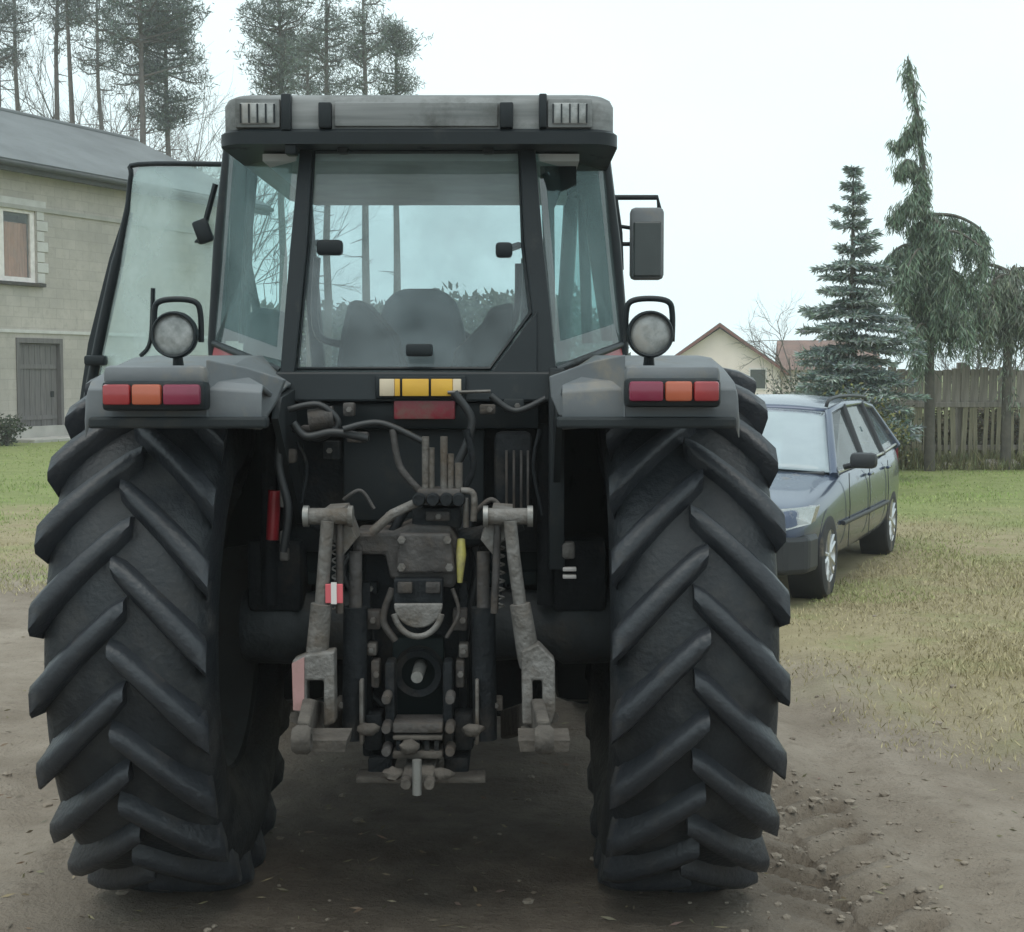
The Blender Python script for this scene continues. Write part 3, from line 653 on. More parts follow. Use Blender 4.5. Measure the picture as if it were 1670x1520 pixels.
# lift arms + rods both sides
for sx in (-1, 1):
    m = (lambda x: x) if sx < 0 else (lambda x: 1364-x)
    pin = MB().tube([T(m(498), 842, -.70), T(m(574), 842, -.70)], .024, 12)
    arm = pin.prism(P([(m(528), 830), (m(560), 828), (m(580), 880), (m(560), 905), (m(536), 870)], -.68), (0, .16, 0)).build('lift_arm', 'linkgrey', tractor, 40)
    MB().tube([T(m(495), 842, -.70), T(m(504), 842, -.70)], .031, 12).build('pin_cap', 'steel', arm, 40)
    MB().tube([T(m(568), 842, -.70), T(m(576), 842, -.70)], .031, 12).build('pin_cap', 'steel', arm, 40)
    top = [(534, 850), (530, 905), (524, 985)] if sx < 0 else [(832, 850), (838, 910), (848, 985)]
    bot = [(524, 985), (516, 1080), (512, 1090)] if sx < 0 else [(848, 985), (862, 1070), (866, 1085)]
    rod = MB().tube(P(top, -.72), .019, 12).build('lift_rod', 'linkgrey', tractor, 50)
    MB().tube(P(bot, -.73), [.030, .033, .033], 12).build('turnbuckle', 'linkgrey', rod, 50)
    e0 = (554, 850) if sx < 0 else (812, 850); e1 = (554, 1000) if sx < 0 else (806, 1000)
    MB().tube(P([e0, e1], -.69), .011, 8).build('side_rod', 'castgrey', rod, 50)
    # fork
    if sx < 0: fk = [(476, 1078), (500, 1068), (545, 1062), (546, 1180), (528, 1185), (528, 1110), (500, 1110), (500, 1168), (478, 1160)]
    else: fk = [(850, 1062), (878, 1050), (905, 1078), (906, 1160), (896, 1190), (886, 1190), (884, 1110), (868, 1110), (870, 1182), (852, 1182)]
    MB().prism(P(fk, -.78), (0, .07, 0)).build('fork', 'linkgrey', rod, bevel=.006)
    if sx < 0:
        MB().prism(P([(476, 1082), (496, 1072), (496, 1160), (478, 1158)], -.788), (0, .006, 0)).build('rusty_plate', mat('faded_red', (.42, .24, .23), .7, dirt=.4), rod)
        c = T(545, 968, -.735); MB().box(c, (.05, .01, .055), None, .002).build('sticker', 'label_red', rod)
        MB().box(c+Vector((.0, -.007, .002)), (.016, .006, .062), None).build('sticker_stripe', 'label_white', rod)
    else:
        c = T(840, 860, -.74)
    # external lift cylinder
    cx = 580 if sx < 0 else 788
    cyl = MB().tube(P([(cx, 900), (cx, 1000)], -.60), .019, 14).build('lift_cylinder', 'castgrey', tractor, 50)
    MB().tube(P([(cx, 990), (cx+(-3 if sx < 0 else 3), 1205)], -.60), .036, 16).build('cylinder_barrel', 'castdark', cyl, 50)
    # lower link
    lx = 512 if sx < 0 else 868
    a = Vector((sx*.24, .02, .50)); b = T(lx, 1165, -.80); e = T(lx+(-6 if sx < 0 else 8), 1205, -1.06)
    lk = MB().prism([a+Vector((0, 0, .05)), b+Vector((0, 0, .045)), e+Vector((0, 0, .05)), e+Vector((0, 0, -.04)), b+Vector((0, 0, -.045)), a+Vector((0, 0, -.05))], (sx*.035, 0, 0)).build('lower_link', 'muddy', tractor, bevel=.008)
    MB().lathe([(-.025, .016), (-.025, .03), (-.015, .038), (.015, .038), (.025, .03), (.025, .016)], e+Vector((sx*.018, -.03, .005)), 'x', 18, True).build('link_ball', 'muddy', lk, 40)
    MB().prism([e+Vector((-.05, .06, -.02)), e+Vector((.09, .06, -.02)), e+Vector((.085, .06, -.05)), e+Vector((-.045, .06, -.05))], (0, .14, 0)).build('link_plate', 'muddy', lk)
    # stabiliser
    MB().tube([Vector((sx*.36, .02, .52)), b+Vector((sx*.06, .05, -.02))], .018, 8).build('stabiliser', 'muddy', tractor, 50)
# long dark tubes framing the gearbox
for x in (598, 756):
    fb(x-7, x+7, 950, 1235, -.52, .05, 'frame_bar', 'castdark', None, .01)
# PTO guard and shaft
c = T(682, 985, -.66); r = (T(722, 985, -.66)-c).length
half = [c+Vector((r*math.cos(a), 0, r*math.sin(a))) for a in np.linspace(math.pi, 2*math.pi, 15)]
MB().prism(half, (0, .02, 0)).build('pto_cover', 'linkgrey', tractor, bevel=.004)
half2 = [c+Vector((r*1.0*math.cos(a), -.02, r*1.22*math.sin(a)-.005)) for a in np.linspace(math.pi*1.08, math.pi*1.92, 15)]
MB().tube(half2, .009, 8).build('guard_rim', 'linkgrey', tractor, 60)
MB().prism(P([(642, 945), (722, 945), (722, 985), (642, 985)], -.63), (0, .06, 0)).build('pto_bracket', 'castdark', tractor, bevel=.004)
for x in (648, 694): fb(x, x+24, 950, 968, -.645, .03, 'pto_lug', 'castgrey', None, .004)
c = T(682, 1098, -.62); MB().lathe([(-.06, 0), (-.06, .017), (.12, .02)], c, 'y', 16).build('pto_shaft', 'steel', tractor, 50)
MB().lathe([(.0, .05), (-.01, .07), (.02, .075), (.05, .075)], T(682, 1098, -.56), 'y', 24).build('pto_ring', 'castdark', tractor, 50)
fb(640, 724, 1040, 1175, -.50, .06, 'pto_plate', 'interior', None, .01)
# pick-up hitch frame
hf = fb(628, 644, 1080, 1240, -.64, .09, 'hitch_frame', 'castdark', None, .01)
fb(722, 738, 1080, 1240, -.64, .09, 'hitch_side', 'castdark', hf, .01)
for y0, y1, mm in ((1180, 1196, 'castgrey'), (1200, 1208, 'muddy'), (1226, 1238, 'muddy')):
    fb(640, 722, y0, y1, -.70, .12, 'hitch_crossbar', mm, hf, .006)
for x in (646, 660, 676, 692, 708): fb(x, x+8, 1208, 1226, -.69, .08, 'hitch_tooth', 'castdark', hf, .002)
for x in (630, 734):
    for y in (1140, 1188, 1225):
        c = T(x, y, -.705); MB().lathe([(-.014, 0), (-.014, .013), (.0, .015), (.06, .015)], c, 'y', 10).build('bolt', 'castgrey', hf, 40)
for x0, x1 in ((586, 592), (775, 781)):
    fb(x0, x1, 1110, 1215, -.66, .04, 'latch_rod', 'linkgrey', None, .004)
fb(594, 624, 1165, 1225, -.6, .1, 'hitch_block', 'castdark', hf, .012); fb(740, 772, 1165, 1225, -.6, .1, 'hitch_block', 'castdark', hf, .012)
db = fb(655, 708, 1262, 1290, -.78, .9, 'drawbar', 'muddy', None, .01)
fb(580, 792, 1268, 1278, -.66, .10, 'drawbar_plate', 'muddy', db, .005)
c = T(680, 1262, -.80); MB().tube([c+Vector((0, 0, -.06)), c+Vector((0, 0, .04))], .014, 10).build('drawbar_pin', 'steel', db, 50)
for x in (662, 700):
    c = T(x, 1278, -.80); MB().lathe([(-.01, 0), (-.01, .015), (.03, .017)], c, 'y', 10).build('bolt', 'muddy', db, 40)
fb(600, 640, 1235, 1268, -.6, .3, 'drawbar_support', 'castdark', db, .01); fb(724, 764, 1235, 1268, -.6, .3, 'drawbar_support', 'castdark', db, .01)
# yellow coupling cap, hoses and small fittings
c = T(752, 915, -.58); MB().tube([T(752, 880, -.56), T(752, 905, -.58), T(750, 950, -.58)], [.012, .016, .008], 10).build('yellow_cap', 'yellowgreen', tractor, 50)
hoses = [[(470, 668), (520, 660), (552, 690), (520, 715), (478, 700)], [(478, 690), (500, 712), (545, 705), (600, 715)], [(560, 700), (620, 690), (690, 720)],
         [(460, 690), (455, 760), (470, 830), (462, 900)], [(600, 880), (560, 930), (600, 1010), (620, 1080)], [(760, 860), (780, 920), (764, 1000), (752, 1080)],
         [(800, 645), (840, 670), (890, 650)], [(740, 640), (770, 690), (745, 760)], [(610, 1080), (600, 1120), (622, 1150)], [(720, 980), (740, 1010), (752, 1040)]]
for i, h in enumerate(hoses):
    MB().tube(bez(P(h, -.42-.02*(i % 3)), 24), .010+.003*(i % 2), 8).build('hydraulic_hose', 'hose', tractor, 60)
MB().tube(P([(505, 686), (545, 680)], -.40), .035, 14).build('trailer_socket', 'castgrey', tractor, 50)
fb(565, 600, 705, 722, -.36, .05, 'trailer_socket', 'castgrey', None, .008)
fb(455, 482, 733, 756, -.38, .05, 'air_coupling', 'castgrey', None, .01)
MB().tube(P([(448, 800), (444, 880)], -.3), .02, 10).build('red_reservoir', 'red', tractor, 50)
for y0, y1 in ((800, 828), (866, 890), (895, 915)): fb(456, 470, y0, y1, -.36, .03, 'valve_fitting', 'linkgrey', None, .005)
fb(895, 922, 600, 930, -.30, .05, 'cab_post', 'greydark', None, .008)
fv = fb(912, 938, 885, 912, -.30, .05, 'brake_valve', 'linkgrey', None, .008)
for y0 in (926, 938): fb(918, 940, y0, y0+6, -.31, .03, 'valve_ring', 'label_white', fv, .002)
for x in (440, 890): MB().tube(P([(x, 690), (x, 985)], -.12), .03, 10).build('cab_support', 'castdark', tractor, 50)
# small grimy fittings around the hitch: chains, springs, levers, clips, mud lumps
rgh = random.Random(12)
for pts, yl in (([(560, 905), (548, 960), (570, 1010)], -.55), ([(800, 900), (815, 950), (800, 1010)], -.55), ([(640, 960), (625, 1010), (645, 1045)], -.62), ([(738, 960), (748, 1000), (728, 1040)], -.62),
                ([(610, 830), (588, 800), (560, 815)], -.48), ([(770, 840), (800, 815), (818, 830)], -.48), ([(640, 700), (652, 760), (684, 800)], -.46), ([(760, 700), (772, 760), (752, 806)], -.46), ([(484, 720), (500, 760), (492, 820)], -.34), ([(880, 700), (870, 760), (884, 840)], -.34)):
    MB().tube(bez(P(pts, yl), 16), rgh.choice((.006, .008, .011)), 7).build('hose_line', rgh.choice(('hose', 'castgrey', 'castdark')), tractor, 60)
for x, y, yl, w, h, m in ((607, 1012, -.57, 26, 30, 'castgrey'), (750, 1012, -.57, 24, 34, 'castgrey'), (606, 1060, -.58, 16, 20, 'linkgrey'), (756, 1062, -.58, 16, 22, 'linkgrey'), (640, 845, -.5, 26, 16, 'castgrey'), (714, 842, -.56, 40, 16, 'castgrey'),
                         (560, 1150, -.6, 24, 20, 'muddy'), (808, 1150, -.6, 24, 20, 'muddy'), (612, 1100, -.6, 14, 44, 'castgrey'), (750, 1100, -.6, 14, 44, 'castgrey'), (600, 960, -.5, 30, 20, 'castdark'), (520, 700, -.36, 60, 12, 'castgrey'),
                         (838, 662, -.33, 34, 22, 'greydark'), (795, 668, -.33, 26, 16, 'castgrey'), (568, 668, -.33, 18, 22, 'castgrey'), (540, 735, -.3, 26, 30, 'castdark')):
    fb(x-w/2, x+w/2, y-h/2, y+h/2, yl, .06, 'hitch_fitting', m, None, .006)
    c = T(x+rgh.uniform(-.2, .2)*w, y, yl-.008); MB().lathe([(-.008, 0), (-.008, .009), (.01, .0095)], c, 'y', 6).build('bolt', 'linkgrey', tractor, 40)
for x in (548, 816):
    sp = [T(x, 880, -.62)+Vector((.012*math.cos(k*.9), .012*math.sin(k*.9), -.0035*k)) for k in range(60)]
    MB().tube(sp, .003, 5).build('return_spring', 'linkgrey', tractor, 60)
for x, y in ((512, 1192), (868, 1192), (640, 1262), (720, 1262), (600, 1190), (770, 1190), (668, 1218)):
    mb_ = MB()
    c = T(x, y, -.72); bm = bmesh.new(); bmesh.ops.create_icosphere(bm, subdivisions=2, radius=1)
    vv = [c+Vector((v.co.x*.035*rgh.uniform(.7, 1.2), v.co.y*.03*rgh.uniform(.7, 1.2), v.co.z*.02*rgh.uniform(.7, 1.2))) for v in bm.verts]; bm.verts.index_update()
    mb_.add(vv, [[v.index for v in f.verts] for f in bm.faces]).build('mud_cake', 'muddy', tractor, 60); bm.free()
# wheel weights / steps under the cab sides
for sx in (-1, 1):
    st = MB().b2(sx*.52, sx*.86, 1.62, 1.9, .52, .56, .008).b2(sx*.52, sx*.86, 1.62, 1.9, .80, .84, .008).b2(sx*.505, sx*.525, 1.60, 1.92, .52, 1.1).build('cab_step', 'cabblack', tractor)

# ------------------------------------------------------------------ parked car
car = tag(empty('parked_car', (CARC[0], CARC[1], 0), R(156.6)), 'dark blue grey estate car with roof rails parked on the grass', 'car')
def car_body():
    # (y, half width, bottom z, top z at side, crown)
    st = [(2.22, .60, .30, .60, .02), (2.17, .74, .24, .66, .02), (2.05, .82, .22, .70, .03), (1.7, .855, .21, .75, .04), (1.3, .865, .21, .80, .05), (.95, .87, .21, .86, .04), (.6, .875, .21, .885, .0),
          (0, .88, .21, .90, 0), (-.7, .88, .21, .915, 0), (-1.4, .875, .21, .935, 0), (-1.85, .86, .22, .955, 0), (-2.12, .82, .25, .96, 0), (-2.24, .72, .30, .93, 0)]
    v = []; f = []
    for y, w, b, t, cr in st:
        h = t-b
        half = [(0, b), (w*.82, b), (w*.95, b+.05), (w*.985, b+h*.25), (w, b+h*.55), (w*.985, b+h*.8), (w*.95, b+h*.95), (w*.90, t), (w*.5, t+cr*.8), (0, t+cr)]
        full = half+[(-x, z) for x, z in half[-2:0:-1]]
        v += [(x, y, z) for x, z in full]
    m = len(full)
    for i in range(len(st)-1):
        for k in range(m): f.append((i*m+k, i*m+(k+1) % m, (i+1)*m+(k+1) % m, (i+1)*m+k))
    f.append(tuple(range(m))); f.append(tuple(range((len(st)-1)*m, len(st)*m))[::-1])
    o = MB().add(v, f).build('body', 'carpaint', car, 40)
    sd = o.modifiers.new('sub', 'SUBSURF'); sd.levels = 2; sd.render_levels = 2
    tool = MB()
    for yy in (1.425, -1.425): tool.lathe([(-1.2, 0), (-1.2, .355), (-.62, .355), (-.62, 0)], (0, yy, .31), 'x', 32).lathe([(.62, 0), (.62, .355), (1.2, .355), (1.2, 0)], (0, yy, .31), 'x', 32)
    c = tool.build('tool', None)
    bo = o.modifiers.new('cut', 'BOOLEAN'); bo.object = c; bo.operation = 'DIFFERENCE'; bo.solver = 'EXACT'
    dg = bpy.context.evaluated_depsgraph_get(); me = bpy.data.meshes.new_from_object(o.evaluated_get(dg))
    o.modifiers.clear(); o.data = me; smooth_by(me, 40)
    bpy.data.objects.remove(c)
    return o
car.scale = (1.05, 1.02, 1.04)
body = car_body()
for sx in (-1, 1):
    for yy in (1.425, -1.425):
        w = MB().lathe([(-.09, .19), (-.095, .24), (-.085, .285), (-.06, .302), (.06, .302), (.085, .285), (.095, .24), (.09, .19)], n=40).build('wheel', 'cartyre', car, 40); w.location = (sx*.775, yy, .302)
        rm = MB().lathe([(-.09, .195), (-.06, .18), (.06, .18), (.088, .205), (.094, .20), (.07, .19), (.06, .17)], n=32)
        for k in range(5):
            a = 2*math.pi*k/5; ca, sa = math.cos(a), math.sin(a)
            for u in (-.03, .03):
                rm.tube([(sx*.066, .03*ca-u*.4*sa, .03*sa+u*.4*ca), (sx*.076, .19*ca-u*1.2*sa, .19*sa+u*1.2*ca)], .018, 6)
        rm.lathe([(sx*.055, 0), (sx*.085, 0), (sx*.085, .03), (sx*.055, .045)], n=16)
        rm.build('rim', 'chrome', w, 40)
        MB().lathe([(sx*-.0, .05), (sx*.0, .15), (sx*.015, .15), (sx*.015, .05)], n=24, closed=True).build('brake_disc', 'castdark', w, 40)
        MB().lathe([(sx*-.15, 0), (sx*-.15, .34), (sx*.075, .34)], (sx*.775, yy, .31), 'x', 28).build('arch_liner', 'carblack', car, 40)
# greenhouse corner points (left/right mirrored)
def G(sx):
    return dict(a0=Vector((sx*.79, .93, .865)), a1=Vector((sx*.60, .22, 1.30)), b0=Vector((sx*.825, -.12, .90)), b1=Vector((sx*.635, -.15, 1.355)),
                c0=Vector((sx*.825, -1.05, .925)), c1=Vector((sx*.63, -1.0, 1.36)), d0=Vector((sx*.78, -2.08, .955)), d1=Vector((sx*.585, -1.78, 1.31)))
g = {1: G(1), -1: G(-1)}
rows = [('a1', 0.0), ('b1', .03), ('c1', .03), ('d1', 0.0)]
v = []; f = []
for k, (nm, cr) in enumerate(rows):
    a, b = g[-1][nm], g[1][nm]
    for t in np.linspace(0, 1, 9):
        p = a.lerp(b, t); v.append((p.x, p.y+(.10 if nm == 'a1' else (-.04 if nm == 'd1' else 0))*(1-(2*t-1)**2), p.z+(.035+cr)*(1-abs(2*t-1)**2.6)))
for k in range(3):
    for j in range(8): f.append((k*9+j, k*9+j+1, (k+1)*9+j+1, (k+1)*9+j))
me = bpy.data.meshes.new('roof'); me.from_pydata(v, [], f); ro = link('roof', me, 'carpaint', car)
md = ro.modifiers.new('sub', 'SUBSURF'); md.levels = 2; md.render_levels = 2
md = ro.modifiers.new('sol', 'SOLIDIFY'); md.thickness = .03; md.offset = 0
smooth_by(me, 60)
def pane(name, pts, m, off):
    return MB().prism(pts, off).build(name, m, car)
def grid_pane(name, a0, b0, a1, b1, m, bulge, by, n=10):
    v = []; f = []
    for i in range(n+1):
        for j in range(n+1):
            s, t = j/n, i/n
            p = a0.lerp(b0, s).lerp(a1.lerp(b1, s), t)
            k = (1-(2*s-1)**2)
            v.append((p.x, p.y+by*k, p.z+bulge*k))
    for i in range(n):
        for j in range(n): f.append((i*(n+1)+j, i*(n+1)+j+1, (i+1)*(n+1)+j+1, (i+1)*(n+1)+j))
    me = bpy.data.meshes.new(name); me.from_pydata(v, [], f); smooth_by(me, 60)
    o = link(name, me, m, car); s = o.modifiers.new('sol', 'SOLIDIFY'); s.thickness = .006
    return o
wsn = grid_pane('windscreen', g[-1]['a0'], g[1]['a0'], g[-1]['a1'], g[1]['a1'], 'screenglass', .035, .10)
grid_pane('rear_window', g[-1]['d0'], g[1]['d0'], g[-1]['d1'], g[1]['d1'], 'carglass', .03, -.04)
for sx in (-1, 1):
    q = g[sx]
    MB().tube([q['a0']+Vector((0, .02, -.02)), q['a1'], q['b1'], q['c1'], q['d1'], q['d0']+Vector((0, 0, -.02))], [.035, .033, .03, .03, .035, .05], 10).build('roof_pillar_rail', 'carpaint', car, 60)
    for n0, n1, r in (('b0', 'b1', .035), ('c0', 'c1', .035)):
        MB().tube([q[n0]+Vector((0, 0, -.03)), q[n1]], r, 8).build('door_pillar', 'carblack', car, 60)
    for nm, k0, k1 in (('front_side_window', 'a', 'b'), ('rear_side_window', 'b', 'c'), ('boot_side_window', 'c', 'd')):
        pane(nm, [q[k0+'0'], q[k1+'0'], q[k1+'1'], q[k0+'1']], 'carglass', (-sx*.006, 0, 0))
    MB().tube([q['a0']+Vector((sx*.015, -.05, .005)), q['b0']+Vector((sx*.01, 0, 0)), q['c0']+Vector((sx*.01, 0, 0)), q['d0']+Vector((sx*.01, .05, 0))], .011, 6).build('belt_trim', 'chrome', car, 60)
    # roof rail
    rr = [(sx*.57, .15, 1.345), (sx*.585, .08, 1.405), (sx*.59, -.5, 1.425), (sx*.585, -1.5, 1.40), (sx*.57, -1.62, 1.35)]
    MB().tube(bez(rr, 20), .015, 8).build('roof_rail', 'carblack', car, 60)
    # mirror
    mo = MB().box((sx*.97, .72, .955), (.20, .10, .12), None, .035).tube([(sx*.82, .70, .90), (sx*.93, .72, .93)], .022, 8).build('door_mirror', 'carblack', car, 40)
    # headlight
    hp = [(sx*.40, 2.25, .645), (sx*.42, 2.265, .545), (sx*.70, 2.20, .55), (sx*.845, 2.04, .59), (sx*.855, 1.92, .70), (sx*.62, 2.13, .685)]
    hl = MB().prism(hp, (0, -.16, .0)).build('headlight', 'lamp_glass', car, bevel=.006)
    MB().prism([Vector(p)+Vector((sx*.004, .014, 0)) for p in hp], (0, -.012, 0)).build('lens', 'headlight', hl)
    MB().lathe([(2.16, 0), (2.165, .05), (2.19, .055)], (sx*.58, 0, .61), 'y', 18).build('reflector', 'chrome', hl, 40)
    # fog light, handles, door seams
    MB().lathe([(2.20, 0), (2.20, .04), (2.10, .045)], (sx*.56, 0, .34), 'y', 16).build('fog_light', 'lamp_glass', car, 40)
    for yy in (-.02, -.95):
        MB().box((sx*.885, yy-.1, .80), (.03, .16, .025), None, .008).build('door_handle', 'carpaint', car, 40)
    for yy, in ((.78,), (-.12,), (-1.05,)):
        MB().tube([(sx*.872, yy, .86), (sx*.884, yy, .6), (sx*.872, yy, .30)], .0035, 5).build('door_seam', 'carblack', car)
    MB().tube([(sx*.878, 1.02, .50), (sx*.888, 0, .50), (sx*.886, -1.02, .50)], .018, 6).build('rub_strip', 'carblack', car, 60)
    MB().prism([(sx*.80, -2.05, .60), (sx*.70, -2.23, .60), (sx*.70, -2.23, .92), (sx*.79, -2.05, .94)], (sx*.02, 0, 0)).build('rear_light', 'lens_red', car)
MB().prism([(-.86, 1.80, .24), (-.84, 2.06, .24), (-.70, 2.21, .24), (-.3, 2.275, .24), (.3, 2.275, .24), (.70, 2.21, .24), (.84, 2.06, .24), (.86, 1.80, .24)], (0, 0, .27)).build('front_bumper', 'carblack', car, bevel=.04)  # dark colour paints in the shade and reflections on the down-facing front
MB().box((0, 2.25, .33), (.9, .06, .09), None, .02).build('bumper_grille', 'cabblack', car, 40)
MB().box((0, 2.19, .575), (.70, .09, .12), None, .03).build('grille', 'carblack', car, 40)
MB().box((0, 2.282, .44), (.52, .015, .11), None, .004).build('number_plate', 'label_white', car, 40)
MB().box((0, .92, .87), (1.45, .14, .03), Matrix.Rotation(R(-12), 4, 'X'), .01).build('scuttle', 'carblack', car, 40)
for x in (-.3, .25): MB().tube([(x, .93, .905), (x+.45, .84, .955)], .009, 6).build('wiper', 'carblack', car, 60)
MB().b2(-.76, .76, -1.9, .75, .62, .70).build('interior_floor', 'carblack', car); MB().b2(-.72, .72, .5, .82, .7, .86, .04).build('dashboard', 'carblack', car, 40)
for x, y in ((-.38, -.15), (.38, -.15), (-.38, -1.0), (.38, -1.0)):
    MB().box((x, y, .92), (.46, .14, .5), Matrix.Rotation(R(10), 4, 'X'), .05).box((x, y-.05, 1.2), (.24, .09, .14), None, .03).build('seat', 'carblack', car, 40)

# ------------------------------------------------------------------ farm building on the left
BD = Vector((.405, .914, 0)); BN = Vector((.914, -.405, 0))      # along the wall, out of the wall
B0 = at(0, 605, 35.0); B0.z = 0
def plaster():
    m = mat('wall_plaster', (.50, .45, .41), .92, col2=(.39, .355, .325), nscale=.9, bump=.3, bscale=9, dirt=.34, dcol=(.38, .345, .31))
    nt = m.node_tree; p = nt.nodes['Principled BSDF']
    tc = nt.nodes.new('ShaderNodeTexCoord'); br = nt.nodes.new('ShaderNodeTexBrick')
    mp = nt.nodes.new('ShaderNodeMapping'); mp.inputs['Rotation'].default_value = (R(90), 0, 0)
    nt.links.new(tc.outputs['Object'], mp.inputs[0]); nt.links.new(mp.outputs[0], br.inputs['Vector'])
    br.inputs['Scale'].default_value = 1; br.inputs['Brick Width'].default_value = .5; br.inputs['Row Height'].default_value = .25; br.inputs['Mortar Size'].default_value = .012
    br.inputs['Color1'].default_value = (1, 1, 1, 1); br.inputs['Color2'].default_value = (.9, .9, .9, 1); br.inputs['Mortar'].default_value = (.84, .84, .84, 1)
    src = p.inputs['Base Color'].links[0].from_socket
    mu = nt.nodes.new('ShaderNodeMixRGB'); mu.blend_type = 'MULTIPLY'; mu.inputs[0].default_value = 1
    nt.links.new(src, mu.inputs[1]); nt.links.new(br.outputs['Color'], mu.inputs[2]); nt.links.new(mu.outputs[0], p.inputs['Base Color'])
    return m
M['plaster'] = plaster()
bld = tag(empty('farm_building', B0, math.atan2(.914, .405)), 'two storey beige block building with grey sheet roof behind the open cab door', 'building')
# local: x along wall (receding right), -y out of the wall towards the yard, z up
EH, DEP, XE, XS = 6.75, 9.0, 10.6, -9.0
openings = [(-1.0, 1.3, 3.84, 5.62), (.62, 2.09, 0, 2.38), (-6.4, -4.8, 3.84, 5.62), (-5.6, -4.4, .9, 2.2)]
def wall_with_holes(x0, x1, z0, z1, holes, t):
    xs = sorted({x0, x1, *[h[0] for h in holes], *[h[1] for h in holes]}); zs = sorted({z0, z1, *[h[2] for h in holes], *[h[3] for h in holes]})
    mb = MB()
    for a, b in zip(xs, xs[1:]):
        for c, d in zip(zs, zs[1:]):
            mx, mz = (a+b)/2, (c+d)/2
            if any(h[0] < mx < h[1] and h[2] < mz < h[3] for h in holes): continue
            mb.add([(a, 0, c), (b, 0, c), (b, 0, d), (a, 0, d)], [(0, 1, 2, 3)])
    for a, b, c, d in holes:
        mb.add([(a, 0, c), (a, t, c), (a, t, d), (a, 0, d)], [(0, 1, 2, 3)]); mb.add([(b, 0, c), (b, t, c), (b, t, d), (b, 0, d)], [(3, 2, 1, 0)])
        mb.add([(a, 0, d), (b, 0, d), (b, t, d), (a, t, d)], [(0, 1, 2, 3)]); mb.add([(a, 0, c), (b, 0, c), (b, t, c), (a, t, c)], [(3, 2, 1, 0)])
    return mb
RZ = EH+2.15
wall = wall_with_holes(XS, XE, 0, EH, openings, .35)
wall.add([(XE, 0, 0), (XE, DEP, 0), (XE, DEP, EH), (XE, DEP/2, RZ-.1), (XE, 0, EH)], [(0, 1, 2, 3, 4)])
wall.add([(XS, 0, 0), (XS, DEP, 0), (XS, DEP, EH), (XS, DEP/2, RZ-.1), (XS, 0, EH)], [(4, 3, 2, 1, 0)])
wall.add([(XS, DEP, 0), (XE, DEP, 0), (XE, DEP, EH), (XS, DEP, EH)], [(3, 2, 1, 0)])
wall.build('wall', 'plaster', bld)
MB().b2(XS, XE, .4, DEP-.2, 2.9, 3.0).build('upper_floor', 'concrete', bld)
rf = MB().add([(XS-.4, -.45, EH-.12), (XE+.4, -.45, EH-.12), (XE+.4, DEP/2, RZ), (XS-.4, DEP/2, RZ), (XS-.4, DEP+.45, EH-.12), (XE+.4, DEP+.45, EH-.12)], [(0, 1, 2, 3), (3, 2, 5, 4)])
ro2 = rf.build('roof', 'roofsheet', bld); md = ro2.modifiers.new('s', 'SOLIDIFY'); md.thickness = .08; md.offset = 0
MB().b2(XS-.38, XE+.38, -.44, -.30, EH-.36, EH-.17).build('fascia', 'eave', ro2)
MB().b2(XS, XE, -.30, .02, EH-.26, EH-.2).build('soffit', 'eave', ro2)
MB().tube([(XS-.4, -.50, EH-.2), (XE+.4, -.50, EH-.2)], .065, 10).build('gutter', 'eave', ro2, 60)
MB().tube([(XS-.4, DEP/2, RZ+.03), (XE+.4, DEP/2, RZ+.03)], .09, 8).build('ridge', 'roofsheet', ro2, 60)
MB().b2(XS, XE, -.05, .0-.003, EH-1.17, EH-1.07).build('string_course', 'concrete', bld)
MB().b2(XS, XE, -.035, -.003, 2.62, 2.70).build('string_course', 'quoin', bld)
MB().b2(XS, XE, -.06, -.003, -.3, .35).build('plinth', 'concrete', bld)
for a, b, c, d in (openings[0], openings[2], openings[3]):
    w = MB().b2(a, b, .03, .11, c, c+.12).b2(a, b, .03, .11, d-.12, d).b2(a, a+.15, .03, .11, c+.12, d-.12).b2(b-.15, b, .03, .11, c+.12, d-.12).b2((a+b)/2-.1, (a+b)/2+.1, .03, .11, c+.12, d-.12).build('window', 'white_paint', bld)
    for s0, s1 in ((a+.15, (a+b)/2-.1), ((a+b)/2+.1, b-.15)):
        MB().b2(s0, s1, .07, .08, c+.12, d-.12).build('pane', 'winglass', w)
        cu = MB(); n = 12; vv = []; ff = []
        for k in range(n+1):
            x = s0+(s1-s0)*k/n; y = .16+.02*math.sin(k*1.9); vv += [(x, y, c+.1), (x, y, d-.35)]
        for k in range(n): ff.append((2*k, 2*k+2, 2*k+3, 2*k+1))
        cu.add(vv, ff).build('curtain', 'curtain', w)
    MB().b2(a-.12, b+.22, -.12, .12, c-.09, c-.003, .01).build('sill', 'castgrey', w)
    MB().b2(a-.15, b+.35, -.03, -.002, d+.02, d+.22).build('lintel', 'quoin', w)
    nb = 7
    for k in range(nb):
        zz = c+(d-c)*k/nb; wd = .38 if k % 2 else .25
        MB().b2(b+.03, b+.03+wd, -.03, -.002, zz+.01, zz+(d-c)/nb-.01, .008).build('quoin_block', 'quoin', w)
        MB().b2(a-.03-wd, a-.03, -.03, -.002, zz+.01, zz+(d-c)/nb-.01, .008).build('quoin_block', 'quoin', w)
a, b, c, d = openings[1]
dd = MB().b2(a+.02, b-.02, .10, .14, .02, d-.02).build('door', 'wood_door', bld)
nb = 7
for k in range(nb):
    x = a+.06+(b-a-.12)*k/nb; MB().b2(x+.006, x+(b-a-.12)/nb-.006, .07+.004*(k % 2), .105, .05, d-.06, .004).build('plank', 'wood_door', dd)
for z in (.5, 1.75): MB().b2(a+.08, b-.1, .045, .068, z, z+.11, .004).build('ledge', 'wood_door', dd)
